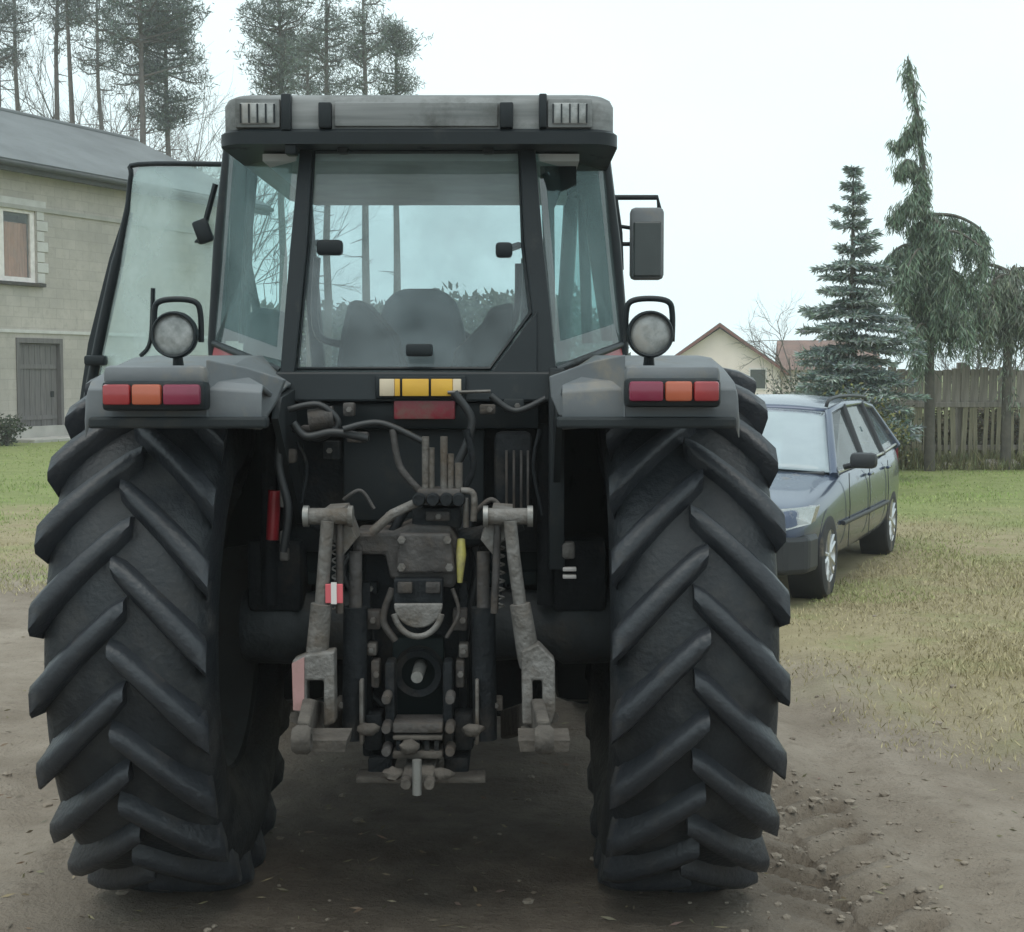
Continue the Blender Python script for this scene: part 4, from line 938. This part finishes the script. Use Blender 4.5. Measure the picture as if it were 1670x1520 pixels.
MB().b2(b-.3, b-.2, .03, .07, 1.05, 1.2, .01).build('latch', 'castdark', dd)
MB().b2(a-.08, a+.02, -.03, .12, 0, d).b2(b-.02, b+.08, -.03, .12, 0, d).b2(a-.08, b+.08, -.03, .12, d+.002, d+.12).build('door_frame', 'wood_door', bld)
MB().b2(a-.5, b+.6, -.9, -.065, -.1, .08, .02).build('door_step', 'concrete', bld)

# ------------------------------------------------------------------ far house on the right
HY = 74.0
apex = at(1174, 531, HY); gl, gr = at(1078, 612, HY), at(1262, 622, HY)
hs = tag(empty('gable_house', (apex.x, HY, 0), R(-8)), 'far white gabled house with red brown tile roof beyond the parked car', 'house')
az = apex.z; hw = 3.0; ez = az-2.15
MB().prism([(-hw, 0, 0), (hw, 0, 0), (hw, 0, ez), (0, 0, az-.15), (-hw, 0, ez)], (0, 9, 0)).build('wall', 'render_white', hs)
r1 = MB().prism([(-hw-.45, -.4, ez-.35), (0, -.4, az), (0, -.4, az+.14), (-hw-.55, -.4, ez-.28)], (0, 9.8, 0)).prism([(hw+.45, -.4, ez-.35), (0, -.4, az), (0, -.4, az+.14), (hw+.55, -.4, ez-.28)], (0, 9.8, 0)).build('roof', 'tile_red', hs)
MB().prism([(-hw-.5, -.46, ez-.42), (0, -.46, az-.06), (0, -.46, az+.06), (-hw-.5, -.46, ez-.28)], (0, .05, 0)).prism([(hw+.5, -.46, ez-.42), (0, -.46, az-.06), (0, -.46, az+.06), (hw+.5, -.46, ez-.28)], (0, .05, 0)).build('barge_board', mat('barge_brown', (.2, .075, .065), .7), r1)
MB().b2(hw+.003, hw+5.0, 3.0, 9, 0, 1.9).build('side_wing', 'render_white', hs)
MB().prism([(hw+.05, 2.4, 1.75), (hw+.05, 6, 3.35), (hw+.05, 9.5, 1.75)], (5.2, 0, 0)).build('wing_roof', 'tile_red', hs)
for x, z, w in ((1.45, .75, .9), (-1.0, .75, .9)):
    wn_ = MB().b2(x, x+w, -.05, .0-.003, z, z+1.1).build('window', 'white_paint', hs)
    MB().b2(x+.08, x+w-.08, -.07, -.053, z+.08, z+1.02).build('pane', 'mirror', wn_)

# ------------------------------------------------------------------ wooden fence on the right
FY = 26.0
fx0, fx1 = at(1395, 600, FY).x, at(1790, 600, FY).x
fence = tag(empty('wooden_fence', ((fx0+fx1)/2, FY, 0)), 'tall weathered plank fence with mossy pickets below, behind the trees', 'fence')
cxm = (fx0+fx1)/2
bdm = MB().b2(-.075, .075, -.012, .012, 0, .62, .003).build('board', 'wood_grey'); 
pkm = MB().b2(-.035, .035, -.015, .015, 0, 1.12, .004).build('picket', 'wood_green')
bme, pme = bdm.data, pkm.data; bpy.data.objects.remove(bdm); bpy.data.objects.remove(pkm)
x = fx0; rnd = random.Random(3)
while x < fx1:
    o = bpy.data.objects.new('board', bme); COL.objects.link(o); o.parent = fence
    o.location = (x-cxm, rnd.uniform(-.008, .008), 1.13+rnd.uniform(-.02, .02)); o.rotation_euler = (0, R(rnd.uniform(-.7, .7)), 0); o.scale = (1, 1, rnd.uniform(.92, 1.06)); x += .162
x = fx0; 
while x < fx1:
    o = bpy.data.objects.new('picket', pme); COL.objects.link(o); o.parent = fence
    o.location = (x-cxm, -.02+rnd.uniform(-.01, .01), .0); o.rotation_euler = (0, R(rnd.uniform(-2.5, 2.5)), 0); o.scale = (rnd.uniform(.7, 1.25), 1, rnd.uniform(.93, 1.0)); x += rnd.uniform(.085, .15)
for z in (.3, 1.1, 1.62): MB().b2(fx0-cxm-.1, fx1-cxm+.1, .03, .09, z, z+.09, .005).build('rail', 'wood_grey', fence)
MB().b2(fx0-cxm-.1, fx1-cxm+.1, -.06, -.036, 1.06, 1.15, .005).build('rail', 'wood_grey', fence)
x = fx0
while x < fx1+.5:
    MB().b2(x-cxm-.06, x-cxm+.06, .095, .21, -.1, 1.85, .01).build('post', 'wood_grey', fence); x += 1.9

# ------------------------------------------------------------------ trees
def leaf_mesh(pts, dirs, lens, widths, cols):
    """one thin triangle pair per needle spray"""
    pts = np.asarray(pts); dirs = np.asarray(dirs); n = len(pts)
    dirs = dirs/np.maximum(np.linalg.norm(dirs, axis=1, keepdims=True), 1e-6)
    r = np.random.normal(size=(n, 3)); s = np.cross(dirs, r); s /= np.maximum(np.linalg.norm(s, axis=1, keepdims=True), 1e-6)
    L = np.asarray(lens)[:, None]; Wd = np.asarray(widths)[:, None]
    a = pts; b = pts+dirs*L*.45+s*Wd*.5; c = pts+dirs*L; d = pts+dirs*L*.45-s*Wd*.5
    v = np.stack([a, b, c, d], 1).reshape(-1, 3); f = np.arange(4*n).reshape(n, 4)
    return v, f, np.repeat(np.asarray(cols), 4, 0)
def foliage(name, pts, dirs, lens, widths, cols, parent):
    v, f, c = leaf_mesh(pts, dirs, lens, widths, cols)
    return link(name, np_mesh(name, v, f, c), 'needle', parent)
def col_var(n, base, var=.3, rng=np.random):
    k = 1+rng.uniform(-var, var, (n, 1)); h = 1+rng.uniform(-.12, .12, (n, 3)); return np.clip(np.array(base)*k*h, 0, 1)
def pine(px, Y, top_py, crown_py, spread_px, label, seed, lean=0, dens=1.0, base=(.045, .062, .05), grp='pine trees behind the farm building and the tractor'):
    rg = np.random.RandomState(seed)
    b = at(px, 605, Y); top = at(px, top_py, Y).z; cb = at(px, crown_py, Y).z; sp = spread_px/F0*Y
    t = tag(empty('pine_tree', (b.x, Y, 0)), label, 'tree', grp)
    path = [(lean*k/8+rg.uniform(-.06, .06), 0, top*k/8) for k in range(9)]
    r0 = .19
    MB().tube(path, [r0*(1-.82*k/8)+.01 for k in range(9)], 8).build('trunk', 'pine_bark', t, 60)
    def tp(z): k = z/top; return np.array([lean*k, 0, z])
    br = MB(); P_, D_, L_ = [], [], []
    nb = int(34*dens)
    for i in range(nb):
        u = rg.uniform(0, 1)**.8; z = cb+(top-cb)*u
        ln = sp*(.35+.65*math.sin(math.pi*min(1, (1-u)*.85+.12)))*rg.uniform(.6, 1.1)
        a = rg.uniform(0, 2*math.pi); el = rg.uniform(-.15, .45)
        d = np.array([math.cos(a)*math.cos(el), math.sin(a)*math.cos(el), math.sin(el)])
        p0 = tp(z); mid = p0+d*ln*.55+np.array([0, 0, rg.uniform(-.1, .1)]); e = p0+d*ln+np.array([0, 0, rg.uniform(0, .3)])
        MB().tube([p0, mid, e], [.045, .03, .012], 5).build('branch', 'pine_bark', t, 60)
        for q in range(int(7*max(1, ln))):
            s = rg.uniform(.35, 1.05); c = p0+(e-p0)*s+rg.normal(0, .22, 3)*np.array([1, 1, .6])
            k = 20
            P_.append(c+rg.normal(0, .13, (k, 3))); dd = rg.normal(0, 1, (k, 3)); dd[:, 2] += .5; D_.append(dd); L_.append(rg.uniform(.16, .34, k))
    # bare snags on the lower trunk
    for i in range(10):
        z = rg.uniform(top*.3, cb); a = rg.uniform(0, 6.28); p0 = tp(z); l = rg.uniform(.4, 1.3)
        MB().tube([p0, p0+np.array([math.cos(a)*l, math.sin(a)*l, rg.uniform(-.2, .2)])], [.025, .008], 4).build('branch', 'pine_bark', t, 60)
    P_ = np.concatenate(P_); D_ = np.concatenate(D_); L_ = np.concatenate(L_)
    foliage('crown', P_, D_, L_, np.full(len(P_), .035), col_var(len(P_), base, .35, rg), t)
    return t
pines = [(12, 58, -120, 120, 70, 'leftmost tall thin pine above the farm building roof'), (45, 62, -90, 110, 60, 'second slim pine from the left above the grey roof'), (100, 60, -110, 95, 50, 'third slim pine from the left with a sparse high crown'),
         (134, 55, -60, 60, 60, 'pine with straight bare trunk rising behind the roof middle'), (238, 52, -95, 190, 95, 'bushy pine left of the cab roof with dense crown'), (284, 54, 25, 215, 58, 'shorter pine just left of the cab roof, nearest to it'),
         (180, 66, -40, 150, 60, 'sparse far pine between the bare trunk and the bushy pine')]
for i, (px, Y, tpy, cpy, sp, lab) in enumerate(pines): pine(px, Y, tpy, cpy, sp, lab, 40+i, lean=random.uniform(-.4, .4), dens=(1.7 if i in (4, 5) else .75), base=((.13, .16, .145) if i in (4, 5) else (.15, .17, .165)))  # crown base colours lightened to paint in distance haze
pines2 = [(462, 56, -15, 175, 62, 2.4, 'dense rounded pine behind the left end of the cab roof'), (535, 60, -60, 190, 60, 1.5, 'tall loose pine behind the cab roof, second from its left end'), (598, 58, -40, 185, 48, 1.3, 'slim tall pine behind the middle of the cab roof'), (648, 60, 52, 190, 42, 1.6, 'shortest pine behind the cab roof, with pointed top'), (505, 66, 50, 200, 70, 1.6, 'low wide pine behind the cab roof between two taller ones')]
for i, (px, Y, tpy, cpy, sp, dn, lab) in enumerate(pines2): pine(px, Y, tpy, cpy, sp, lab, 70+i, dens=dn*.6, base=(.135, .165, .145))  # pale base here too carries painted distance haze

def bare_tree(name, loc, h, spread, label, seed, cat='tree', grp=None, col='twig', n0=7, r0=.06):
    rg = np.random.RandomState(seed); t = tag(empty(name, loc), label, cat, grp)
    mb = MB(); tw = MB()
    mb.tube([(0, 0, -.05), (rg.uniform(-.1, .1), 0, h*.35), (rg.uniform(-.2, .2), 0, h*.6)], [r0, r0*.75, r0*.4], 7)
    def grow(p, d, l, r, lev):
        d = d/np.linalg.norm(d); q = p+d*l*.5+rg.normal(0, .05*l, 3); e = p+d*l+rg.normal(0, .06*l, 3)
        (mb if lev < 1 else tw).tube([p, q, e], [r, r*.75, r*.4], 5 if lev < 2 else 3, False)
        if lev >= 3: return
        for k in range(5 if lev < 2 else 4):
            s = rg.uniform(.35, 1); nd = d+rg.normal(0, .5, 3)+np.array([0, 0, .15]); grow(p+(e-p)*s, nd, l*rg.uniform(.45, .65), r*.5, lev+1)
    for k in range(n0):
        a = 6.28*k/n0+rg.uniform(-.3, .3); z = h*rg.uniform(.15, .6)
        grow(np.array([0, 0, z]), np.array([math.cos(a)*spread, math.sin(a)*spread, rg.uniform(.7, 1.4)]), h*rg.uniform(.3, .42), r0*.5, 0)
    mb.build('trunk', col, t, 60); tw.build('twigs', col, t, 60)['kind'] = 'stuff'
    return t
for i, (px, Y, h, lab) in enumerate(((330, 48, 9.6, 'bare grey deciduous tree between the roof ridge and the cab'), (388, 56, 11.5, 'thin bare tree just left of the cab roof corner'), (65, 56, 13.5, 'bare twiggy tree among the pines at the left edge'), (160, 60, 13.5, 'bare twiggy tree behind the roof, right of the bare pine trunk'), (20, 52, 12.5, 'bare twiggy tree at the very left edge above the roof'), (205, 64, 14, 'tall bare tree left of the bushy pine'), (112, 66, 15, 'tallest bare tree among the slim pines'), (308, 62, 11, 'low bare tree right of the shorter pine'))):
    g0 = at(px, 605, Y); bare_tree('bare_tree', (g0.x, Y, 0), h, .7, lab, 90+i, grp='bare trees behind the farm building', r0=.09)

# far wood beyond the tractor, one mass on the horizon
rg = np.random.RandomState(91); n = 15000
fwx = rg.uniform(-26, 7.5, n); fwy = rg.uniform(90, 99, n)
hmax = (4.2+3.2*vnoise(fwx, fwy*.1, .35, 92)+1.2*vnoise(fwx, fwy, 1.1, 93))*np.clip((9-fwx)/5, .35, 1); fwz = hmax*rg.uniform(0, 1, n)**.75
v, f, c = leaf_mesh(np.stack([fwx, fwy, fwz], 1), rg.normal(0, 1, (n, 3))+np.array([0, 0, .5]), rg.uniform(.35, .8, n), rg.uniform(.2, .4, n), col_var(n, (.075, .09, .07), .35, rg))
fw = link('far_wood', np_mesh('far_wood', v, f, c), 'needle'); fw['kind'] = 'stuff'; fw['label'] = 'distant belt of trees seen through the cab glass'
# blue-green spruce
def spruce(px, Y, top_py, base_w_px, label, seed):
    rg = np.random.RandomState(seed); b = at(px, 605, Y); H = at(px, top_py, Y).z; bw = base_w_px/F0*Y
    t = tag(empty('spruce_tree', (b.x, Y, 0)), label, 'tree')
    MB().tube([(0, 0, -.05), (.02, 0, H*.4), (0, 0, H)], [.11, .07, .008], 8).build('trunk', 'spruce_bark', t, 60)
    br = MB(); P_, D_, L_, C_ = [], [], [], []
    z = .75
    while z < H-.1:
        u = z/H; ln0 = min(bw*.9, 1.6*bw*(1-u)**1.15+.03)
        for k in range(8 if u < .7 else 5):
            a = rg.uniform(0, 6.28); ln = ln0*rg.uniform(.45, 1.2)
            d = np.array([math.cos(a), math.sin(a), 0]); p0 = np.array([0, 0, z+rg.uniform(-.06, .06)])
            e = p0+d*ln+np.array([0, 0, -.12*ln+(.45*ln if u > .7 else 0)]); m_ = (p0+e)/2+np.array([0, 0, -.06*ln])
            MB().tube([p0, m_, e], [.016, .011, .004], 4).build('branch', 'spruce_bark', t, 60)
            ns = max(5, int(ln*30))
            for s in np.linspace(.12, 1.02, ns):
                c = (1-s)**2*p0+2*s*(1-s)*m_+s*s*e; side = np.array([-d[1], d[0], 0]); wl = .36*ln*(1-.7*s)+.05
                for sg in (-1, 1, 0):
                    kk = 5
                    base_ = c+side*sg*rg.uniform(0, wl, (kk, 1))+rg.normal(0, .012, (kk, 3))
                    P_.append(base_); dd = d*.8+side*sg*.7+rg.normal(0, .4, (kk, 3)); dd[:, 2] -= .1; D_.append(dd); L_.append(rg.uniform(.07, .15, kk))
        z += .15+.06*u
    P_ = np.concatenate(P_); D_ = np.concatenate(D_); L_ = np.concatenate(L_)
    cc = col_var(len(P_), (.25, .30, .275), .35, rg)
    foliage('crown', P_, D_, L_, np.full(len(P_), .028), cc, t)
spruce(1387, 23.0, 272, 116, 'bluish green conical spruce behind the parked car', 5)

# weeping spruce: leaning thin leader, arching limbs, hanging curtains
def weeping(leader, limbs, Y, label, seed, dens=1.0, base=(.05, .075, .05), n_extra=18, zr=(360, 540)):
    rg = np.random.RandomState(seed); b = at(leader[-1][0], 605, Y)
    t = tag(empty('weeping_spruce', (b.x, Y, 0)), label, 'tree')
    loc = np.array([b.x, Y, 0])
    W_ = lambda p, dy=0: np.array(at(p[0], p[1], Y))-loc+np.array([0, dy, 0])
    pts = [W_(p) for p in leader]; pts[-1][2] = -.05
    n = len(pts); MB().tube(bez(pts, 30), .05, 7) 
    bp = bez(pts, 30); MB().tube(bp, [.012+.085*(i/(len(bp)-1))**.8 for i in range(len(bp))], 8).build('trunk', 'spruce_bark', t, 60)
    br = MB(); P_, D_, L_ = [], [], []
    def strand(p, ln):
        k = max(4, int(ln*26*dens)); s = rg.uniform(0, 1, k)
        sw = rg.normal(0, .05, 2)
        pp = np.array(p)[None]+np.stack([sw[0]*s+rg.normal(0, .022, k), sw[1]*s+rg.normal(0, .022, k), -s*ln], 1)
        dd = np.stack([rg.normal(0, .45, k), rg.normal(0, .45, k), -np.ones(k)], 1)
        P_.append(pp); D_.append(dd); L_.append(rg.uniform(.09, .2, k))
    # tufts hugging the leader
    for i, p in enumerate(bp[:-6]):
        for q in range(int(12*dens)):
            strand(np.array(p)+rg.normal(0, .04+.035*i/len(bp), 3), rg.uniform(.12, .35))
    extra = []
    for k in range(n_extra):
        py = rg.uniform(zr[0], zr[1]); w = rg.uniform(20, 62)*(.6+.4*(py-zr[0])/(zr[1]-zr[0])); sg = rg.choice((-1, 1)); bx = np.interp(py, [p[1] for p in leader], [p[0] for p in leader])
        extra.append(([(bx, py), (bx+sg*w*.5, py-rg.uniform(2, 12)), (bx+sg*w*.85, py+rg.uniform(2, 14)), (bx+sg*w, py+rg.uniform(25, 50))], rg.uniform(-.7, .7), rg.uniform(.35, .95)))
    for lim, dy, hang in list(limbs)+extra:
        lp = [np.array(q) for q in bez([W_(p, dy*i/(len(lim)-1)) for i, p in enumerate(lim)], 22)]
        MB().tube(lp, [.035*(1-.8*i/len(lp))+.004 for i in range(len(lp))], 5).build('branch', 'spruce_bark', t, 60)
        for i, p in enumerate(lp):
            for q in range(int(11*dens)): strand(p+rg.normal(0, .03, 3), rg.uniform(.08, .2))
            if i % 2: continue
            c_ = p+rg.normal(0, .06, 3)*np.array([1, 1.5, .3]); hl_ = hang*rg.uniform(.45, 1.15)
            for q in range(int(8*dens)):
                strand(c_+rg.normal(0, .028, 3), hl_*rg.uniform(.5, 1.0))
    P_ = np.concatenate(P_); D_ = np.concatenate(D_); L_ = np.concatenate(L_)
    foliage('crown', P_, D_, L_, np.full(len(P_), .02), col_var(len(P_), base, .38, rg), t)
weeping([(1480, 92), (1490, 150), (1502, 240), (1508, 330), (1514, 450), (1516, 620), (1516, 760)],
        [([(1500, 195), (1482, 215), (1466, 232)], .1, .06), ([(1506, 285), (1480, 262), (1466, 275)], -.1, .18), ([(1508, 320), (1485, 325), (1462, 350)], .2, .5), ([(1508, 300), (1495, 305), (1484, 330)], -.2, .6),
         ([(1510, 350), (1560, 352), (1602, 372), (1612, 395)], .2, .75), ([(1512, 390), (1550, 380), (1590, 410)], -.5, 1.0), ([(1512, 400), (1475, 400), (1446, 430)], .3, .8),
         ([(1512, 420), (1490, 410), (1462, 450)], -.5, 1.0), ([(1513, 360), (1535, 360), (1548, 420)], .5, 1.6), ([(1513, 380), (1500, 385), (1490, 440)], .4, 1.5), ([(1514, 430), (1560, 440), (1600, 470)], .4, 1.0),
         ([(1514, 470), (1545, 470), (1565, 510)], -.4, .8), ([(1513, 350), (1525, 370), (1530, 430)], -.5, 1.7)], 25.0, 'tall weeping spruce with thin leaning bare top left of the fence middle', 11, 1.0, (.15, .20, .145), 12)
weeping([(1655, 432), (1650, 450), (1645, 520), (1642, 620), (1640, 760)],
        [([(1650, 445), (1610, 432), (1570, 470), (1555, 500)], .3, .9), ([(1650, 450), (1620, 455), (1590, 500)], -.4, 1.0), ([(1652, 440), (1690, 440), (1720, 480)], .3, 1.1), ([(1648, 470), (1625, 480), (1610, 520)], .5, .8), ([(1648, 480), (1680, 480), (1705, 530)], -.4, .8)],
        25.4, 'lower drooping spruce at the right edge before the fence', 12, .9, (.18, .215, .165), 6, (440, 520))

# shrubs
def shrub(px, Y, w, h, label, seed, base, grp='leafy shrubs around the fence', n=3200, leaf=.07, name='garden_shrub'):
    rg = np.random.RandomState(seed); b = at(px, 605, Y); t = tag(empty(name, (b.x, Y, 0)), label, 'shrub', grp)
    st = MB()
    for k in range(9):
        a = rg.uniform(0, 6.28); r = rg.uniform(.2, .9)*w; st.tube([(0, 0, -.03), (math.cos(a)*r*.4, math.sin(a)*r*.4, h*.5), (math.cos(a)*r, math.sin(a)*r, h*rg.uniform(.7, 1))], [.02, .014, .004], 5)
    st.build('stem', 'twig', t, 60)
    c = rg.normal(0, 1, (26, 3)); c = c/np.linalg.norm(c, axis=1, keepdims=True)*rg.uniform(.3, 1, (26, 1))*np.array([w, w, h*.48])+np.array([0, 0, h*.52])
    P_ = c[rg.randint(0, 26, n)]+rg.normal(0, .16, (n, 3))*np.array([w, w, h*.6]); P_[:, 2] = np.abs(P_[:, 2])
    foliage('foliage', P_, rg.normal(0, 1, (n, 3)), rg.uniform(leaf*.6, leaf*1.4, n), np.full(n, leaf*.55), col_var(n, base, .35, rg), t)
shrub(1380, 20.5, .85, 1.25, 'yellowish green shrub between the car roof and the spruce', 21, (.13, .13, .05))
shrub(1440, 25.0, .5, 1.5, 'grey green shrub at the left end of the plank fence', 22, (.12, .14, .10), n=1800)
shrub(1320, 29.0, 1.0, 1.9, 'grey green shrub in front of the far house roof', 23, (.11, .12, .09))
for i, (px, lab) in enumerate(((1480, 'low olive shrub behind the fence, nearest its left end'), (1530, 'low olive shrub behind the fence, just right of the thin trunk'), (1575, 'low olive shrub behind the fence, below the gap between the weeping trees'), (1615, 'low olive shrub behind the fence, left of the drooping spruce trunk'), (1660, 'low olive shrub behind the fence at the right picture edge'))):
    shrub(px, 27.1+.3*(i % 2), .42, 1.15, lab, 60+i, (.14, .125, .085), 'low shrubs behind the fence', 2200, .08)
shrub(8, 33.5, .5, .75, 'low dark shrub beside the plank door of the farm building', 24, (.06, .075, .05), None, 900, .09)
for i, (px, Y, h, lab) in enumerate(((1290, 33, 3.3, 'bare pale bush left of the spruce above the far roof'), (1640, 28, 3.2, 'bare grey bush behind the fence at the right edge'), (1590, 28.5, 2.6, 'low bare bush behind the fence between the weeping trees'))):
    g0 = at(px, 605, Y); bare_tree('bare_bush', (g0.x, Y, 0), h, .9, lab, 30+i, 'bush', 'bare bushes on the right', r0=.035)
# overgrown strip and stones along the fence foot
rg = np.random.RandomState(77)
n = 9000; xs = rg.uniform(fx0, fx1, n); ys = FY-rg.gamma(2, .16, n)-.06
P_ = np.stack([xs, ys, np.zeros(n)], 1); D_ = np.stack([rg.normal(0, .35, n), rg.normal(0, .35, n), np.ones(n)], 1)
hgt = rg.gamma(3, .05, n)*(.5+vnoise(xs, ys, 1.2, 5)); v, f, c = leaf_mesh(P_, D_, hgt+.05, np.full(n, .018), col_var(n, (.15, .15, .075), .4, rg))
wd = link('fence_weeds', np_mesh('fence_weeds', v, f, c), 'grass'); wd['kind'] = 'stuff'; wd['label'] = 'rough tall weeds along the foot of the plank fence'
def rock(mb, c, s, rg):
    bm = bmesh.new(); bmesh.ops.create_icosphere(bm, subdivisions=1, radius=1)
    vs_ = [np.array(v.co)*rg.uniform(.7, 1.15)*np.array(s)+np.array(c) for v in bm.verts]; bm.verts.index_update()
    mb.add(vs_, [[v.index for v in f.verts] for f in bm.faces]); bm.free()
for i, (px, s, lab) in enumerate(((1620, .2, 'pale rubble stone at the fence foot near the right edge'), (1580, .13, 'small rubble stone at the fence foot below the weeping spruce'), (1600, .11, 'smallest rubble stone at the fence foot'), (1545, .12, 'rubble stone at the fence foot right of the thin trunk'), (1655, .16, 'rubble stone at the fence foot at the picture edge'))):
    p = at(px, 605, FY-.55); mb = MB(); rock(mb, (0, 0, s*.35), (s*1.3, s, s*.7), rg); o = mb.build('rubble_stone', 'rubble'); o.location = (p.x, p.y, 0); tag(o, lab, 'stone', 'stones along the fence')

# ------------------------------------------------------------------ grass, clods, litter
def grass_field(name, n, xr, yr, keep, hgt, cols, label, seed, wid=.006):
    rg = np.random.RandomState(seed)
    ys = 1/(rg.uniform(1/yr[1], 1/yr[0], n)); xs = rg.uniform(-1, 1, n)*0+rg.uniform(xr[0], xr[1], n)*ys
    m = rg.uniform(0, 1, n) < keep(xs, ys); xs, ys = xs[m], ys[m]; n = len(xs)
    z = ground_z(xs, ys)-.005; P_ = np.stack([xs, ys, z], 1); D_ = np.stack([rg.normal(0, .55, n), rg.normal(0, .55, n), np.ones(n)], 1)
    h = hgt*(.5+vnoise(xs, ys, 1.5, 6))*rg.uniform(.5, 1.3, n)
    c = cols(xs, ys, rg)
    v, f, cc = leaf_mesh(P_, D_, h, wid*(.6+ys/14), c)
    o = link(name, np_mesh(name, v, f, cc), 'grass'); o['kind'] = 'stuff'; o['label'] = label
    return o
def car_clear(x, y):
    a = R(156.6); dx, dy = x-CARC[0], y-CARC[1]; u = dx*math.cos(a)+dy*math.sin(a); w = -dx*math.sin(a)+dy*math.cos(a)
    return ~((np.abs(u) < .8) & (np.abs(w) < 2.1))
def keep_r(x, y):
    d = y+(vnoise(x, y, .5, 31)-.5)*6+np.clip((x+.5)/3, 0, 1)*5.5+np.clip((x-2.0)/1.6, 0, 1)*1.5
    return np.clip((d-10.5)/4, 0, 1)*car_clear(x, y)*(.25+.75*np.clip(vnoise(x, y, 1.3, 33)*1.8-.4, 0, 1))
def cols_r(x, y, rg):
    g_ = np.clip((y+(vnoise(x, y, .5, 31)-.5)*9+np.clip((x-2.0)/2.5, 0, 1)*.5-13.5)/5, 0, 1)*.85+.45*(vnoise(x, y, .9, 35) > .62)
    g_ = np.clip(g_, 0, 1)[:, None]; n = len(x)
    return np.clip((np.array([.37, .325, .195])*(1-g_)+np.array([.24, .32, .10])*g_)*(1+rg.uniform(-.3, .3, (n, 1))), 0, 1)
grass_field('yard_grass', 230000, (-.42, .42), (6.3, 40), keep_r, .045, cols_r, 'short patchy olive green yard grass', 50)
rg = np.random.RandomState(8)
mb = MB(); 
for i in range(620):
    if i < 460:
        y = rg.uniform(3.9, 6.2); x = 1.08+rg.normal(0, .22)
        s = rg.gamma(1.3, .004)+.003
    else:
        y = 1/rg.uniform(1/11., 1/3.9); x = rg.uniform(-.36, .36)*y; s = rg.gamma(1.6, .004)+.003
    s = min(s, .022); z = float(ground_z(x, y)); rock(mb, (x, y, z+s*.2), (s*1.3, s*1.2, s*.7), rg)
o = mb.build('mud_clods', 'clod'); o['kind'] = 'stuff'; o['label'] = 'small brown mud clods scattered over the bare lane'
n = 1000; rg = np.random.RandomState(9); ys = 1/rg.uniform(1/14., 1/3.8, n); xs = rg.uniform(-.37, .37, n)*ys
zz = ground_z(xs, ys)+.004; D_ = np.stack([rg.normal(0, 1, n), rg.normal(0, 1, n), rg.uniform(0, .15, n)], 1)
v, f, c = leaf_mesh(np.stack([xs, ys, zz], 1), D_, rg.uniform(.02, .06, n), rg.uniform(.003, .012, n), col_var(n, (.19, .155, .105), .45, rg))
o = link('straw_litter', np_mesh('straw_litter', v, f, c), 'grass'); o['kind'] = 'stuff'; o['label'] = 'bits of straw and dead leaves lying on the dirt'

# ------------------------------------------------------------------ misty air
hz = MB().b2(-70, 70, -30, 110, -1.2, 24).build('haze', None); hz['kind'] = 'stuff'; hz['label'] = 'thin pale mist over the whole yard'
hm = bpy.data.materials.new('mist'); hm.use_nodes = True; hn = hm.node_tree; hn.nodes.clear()
ho = hn.nodes.new('ShaderNodeOutputMaterial'); hv = hn.nodes.new('ShaderNodeVolumePrincipled')
hv.inputs['Color'].default_value = (.99, .995, 1, 1); hv.inputs['Density'].default_value = .0014; hv.inputs['Anisotropy'].default_value = .2
hn.links.new(hv.outputs[0], ho.inputs['Volume']); hz.data.materials.append(hm)
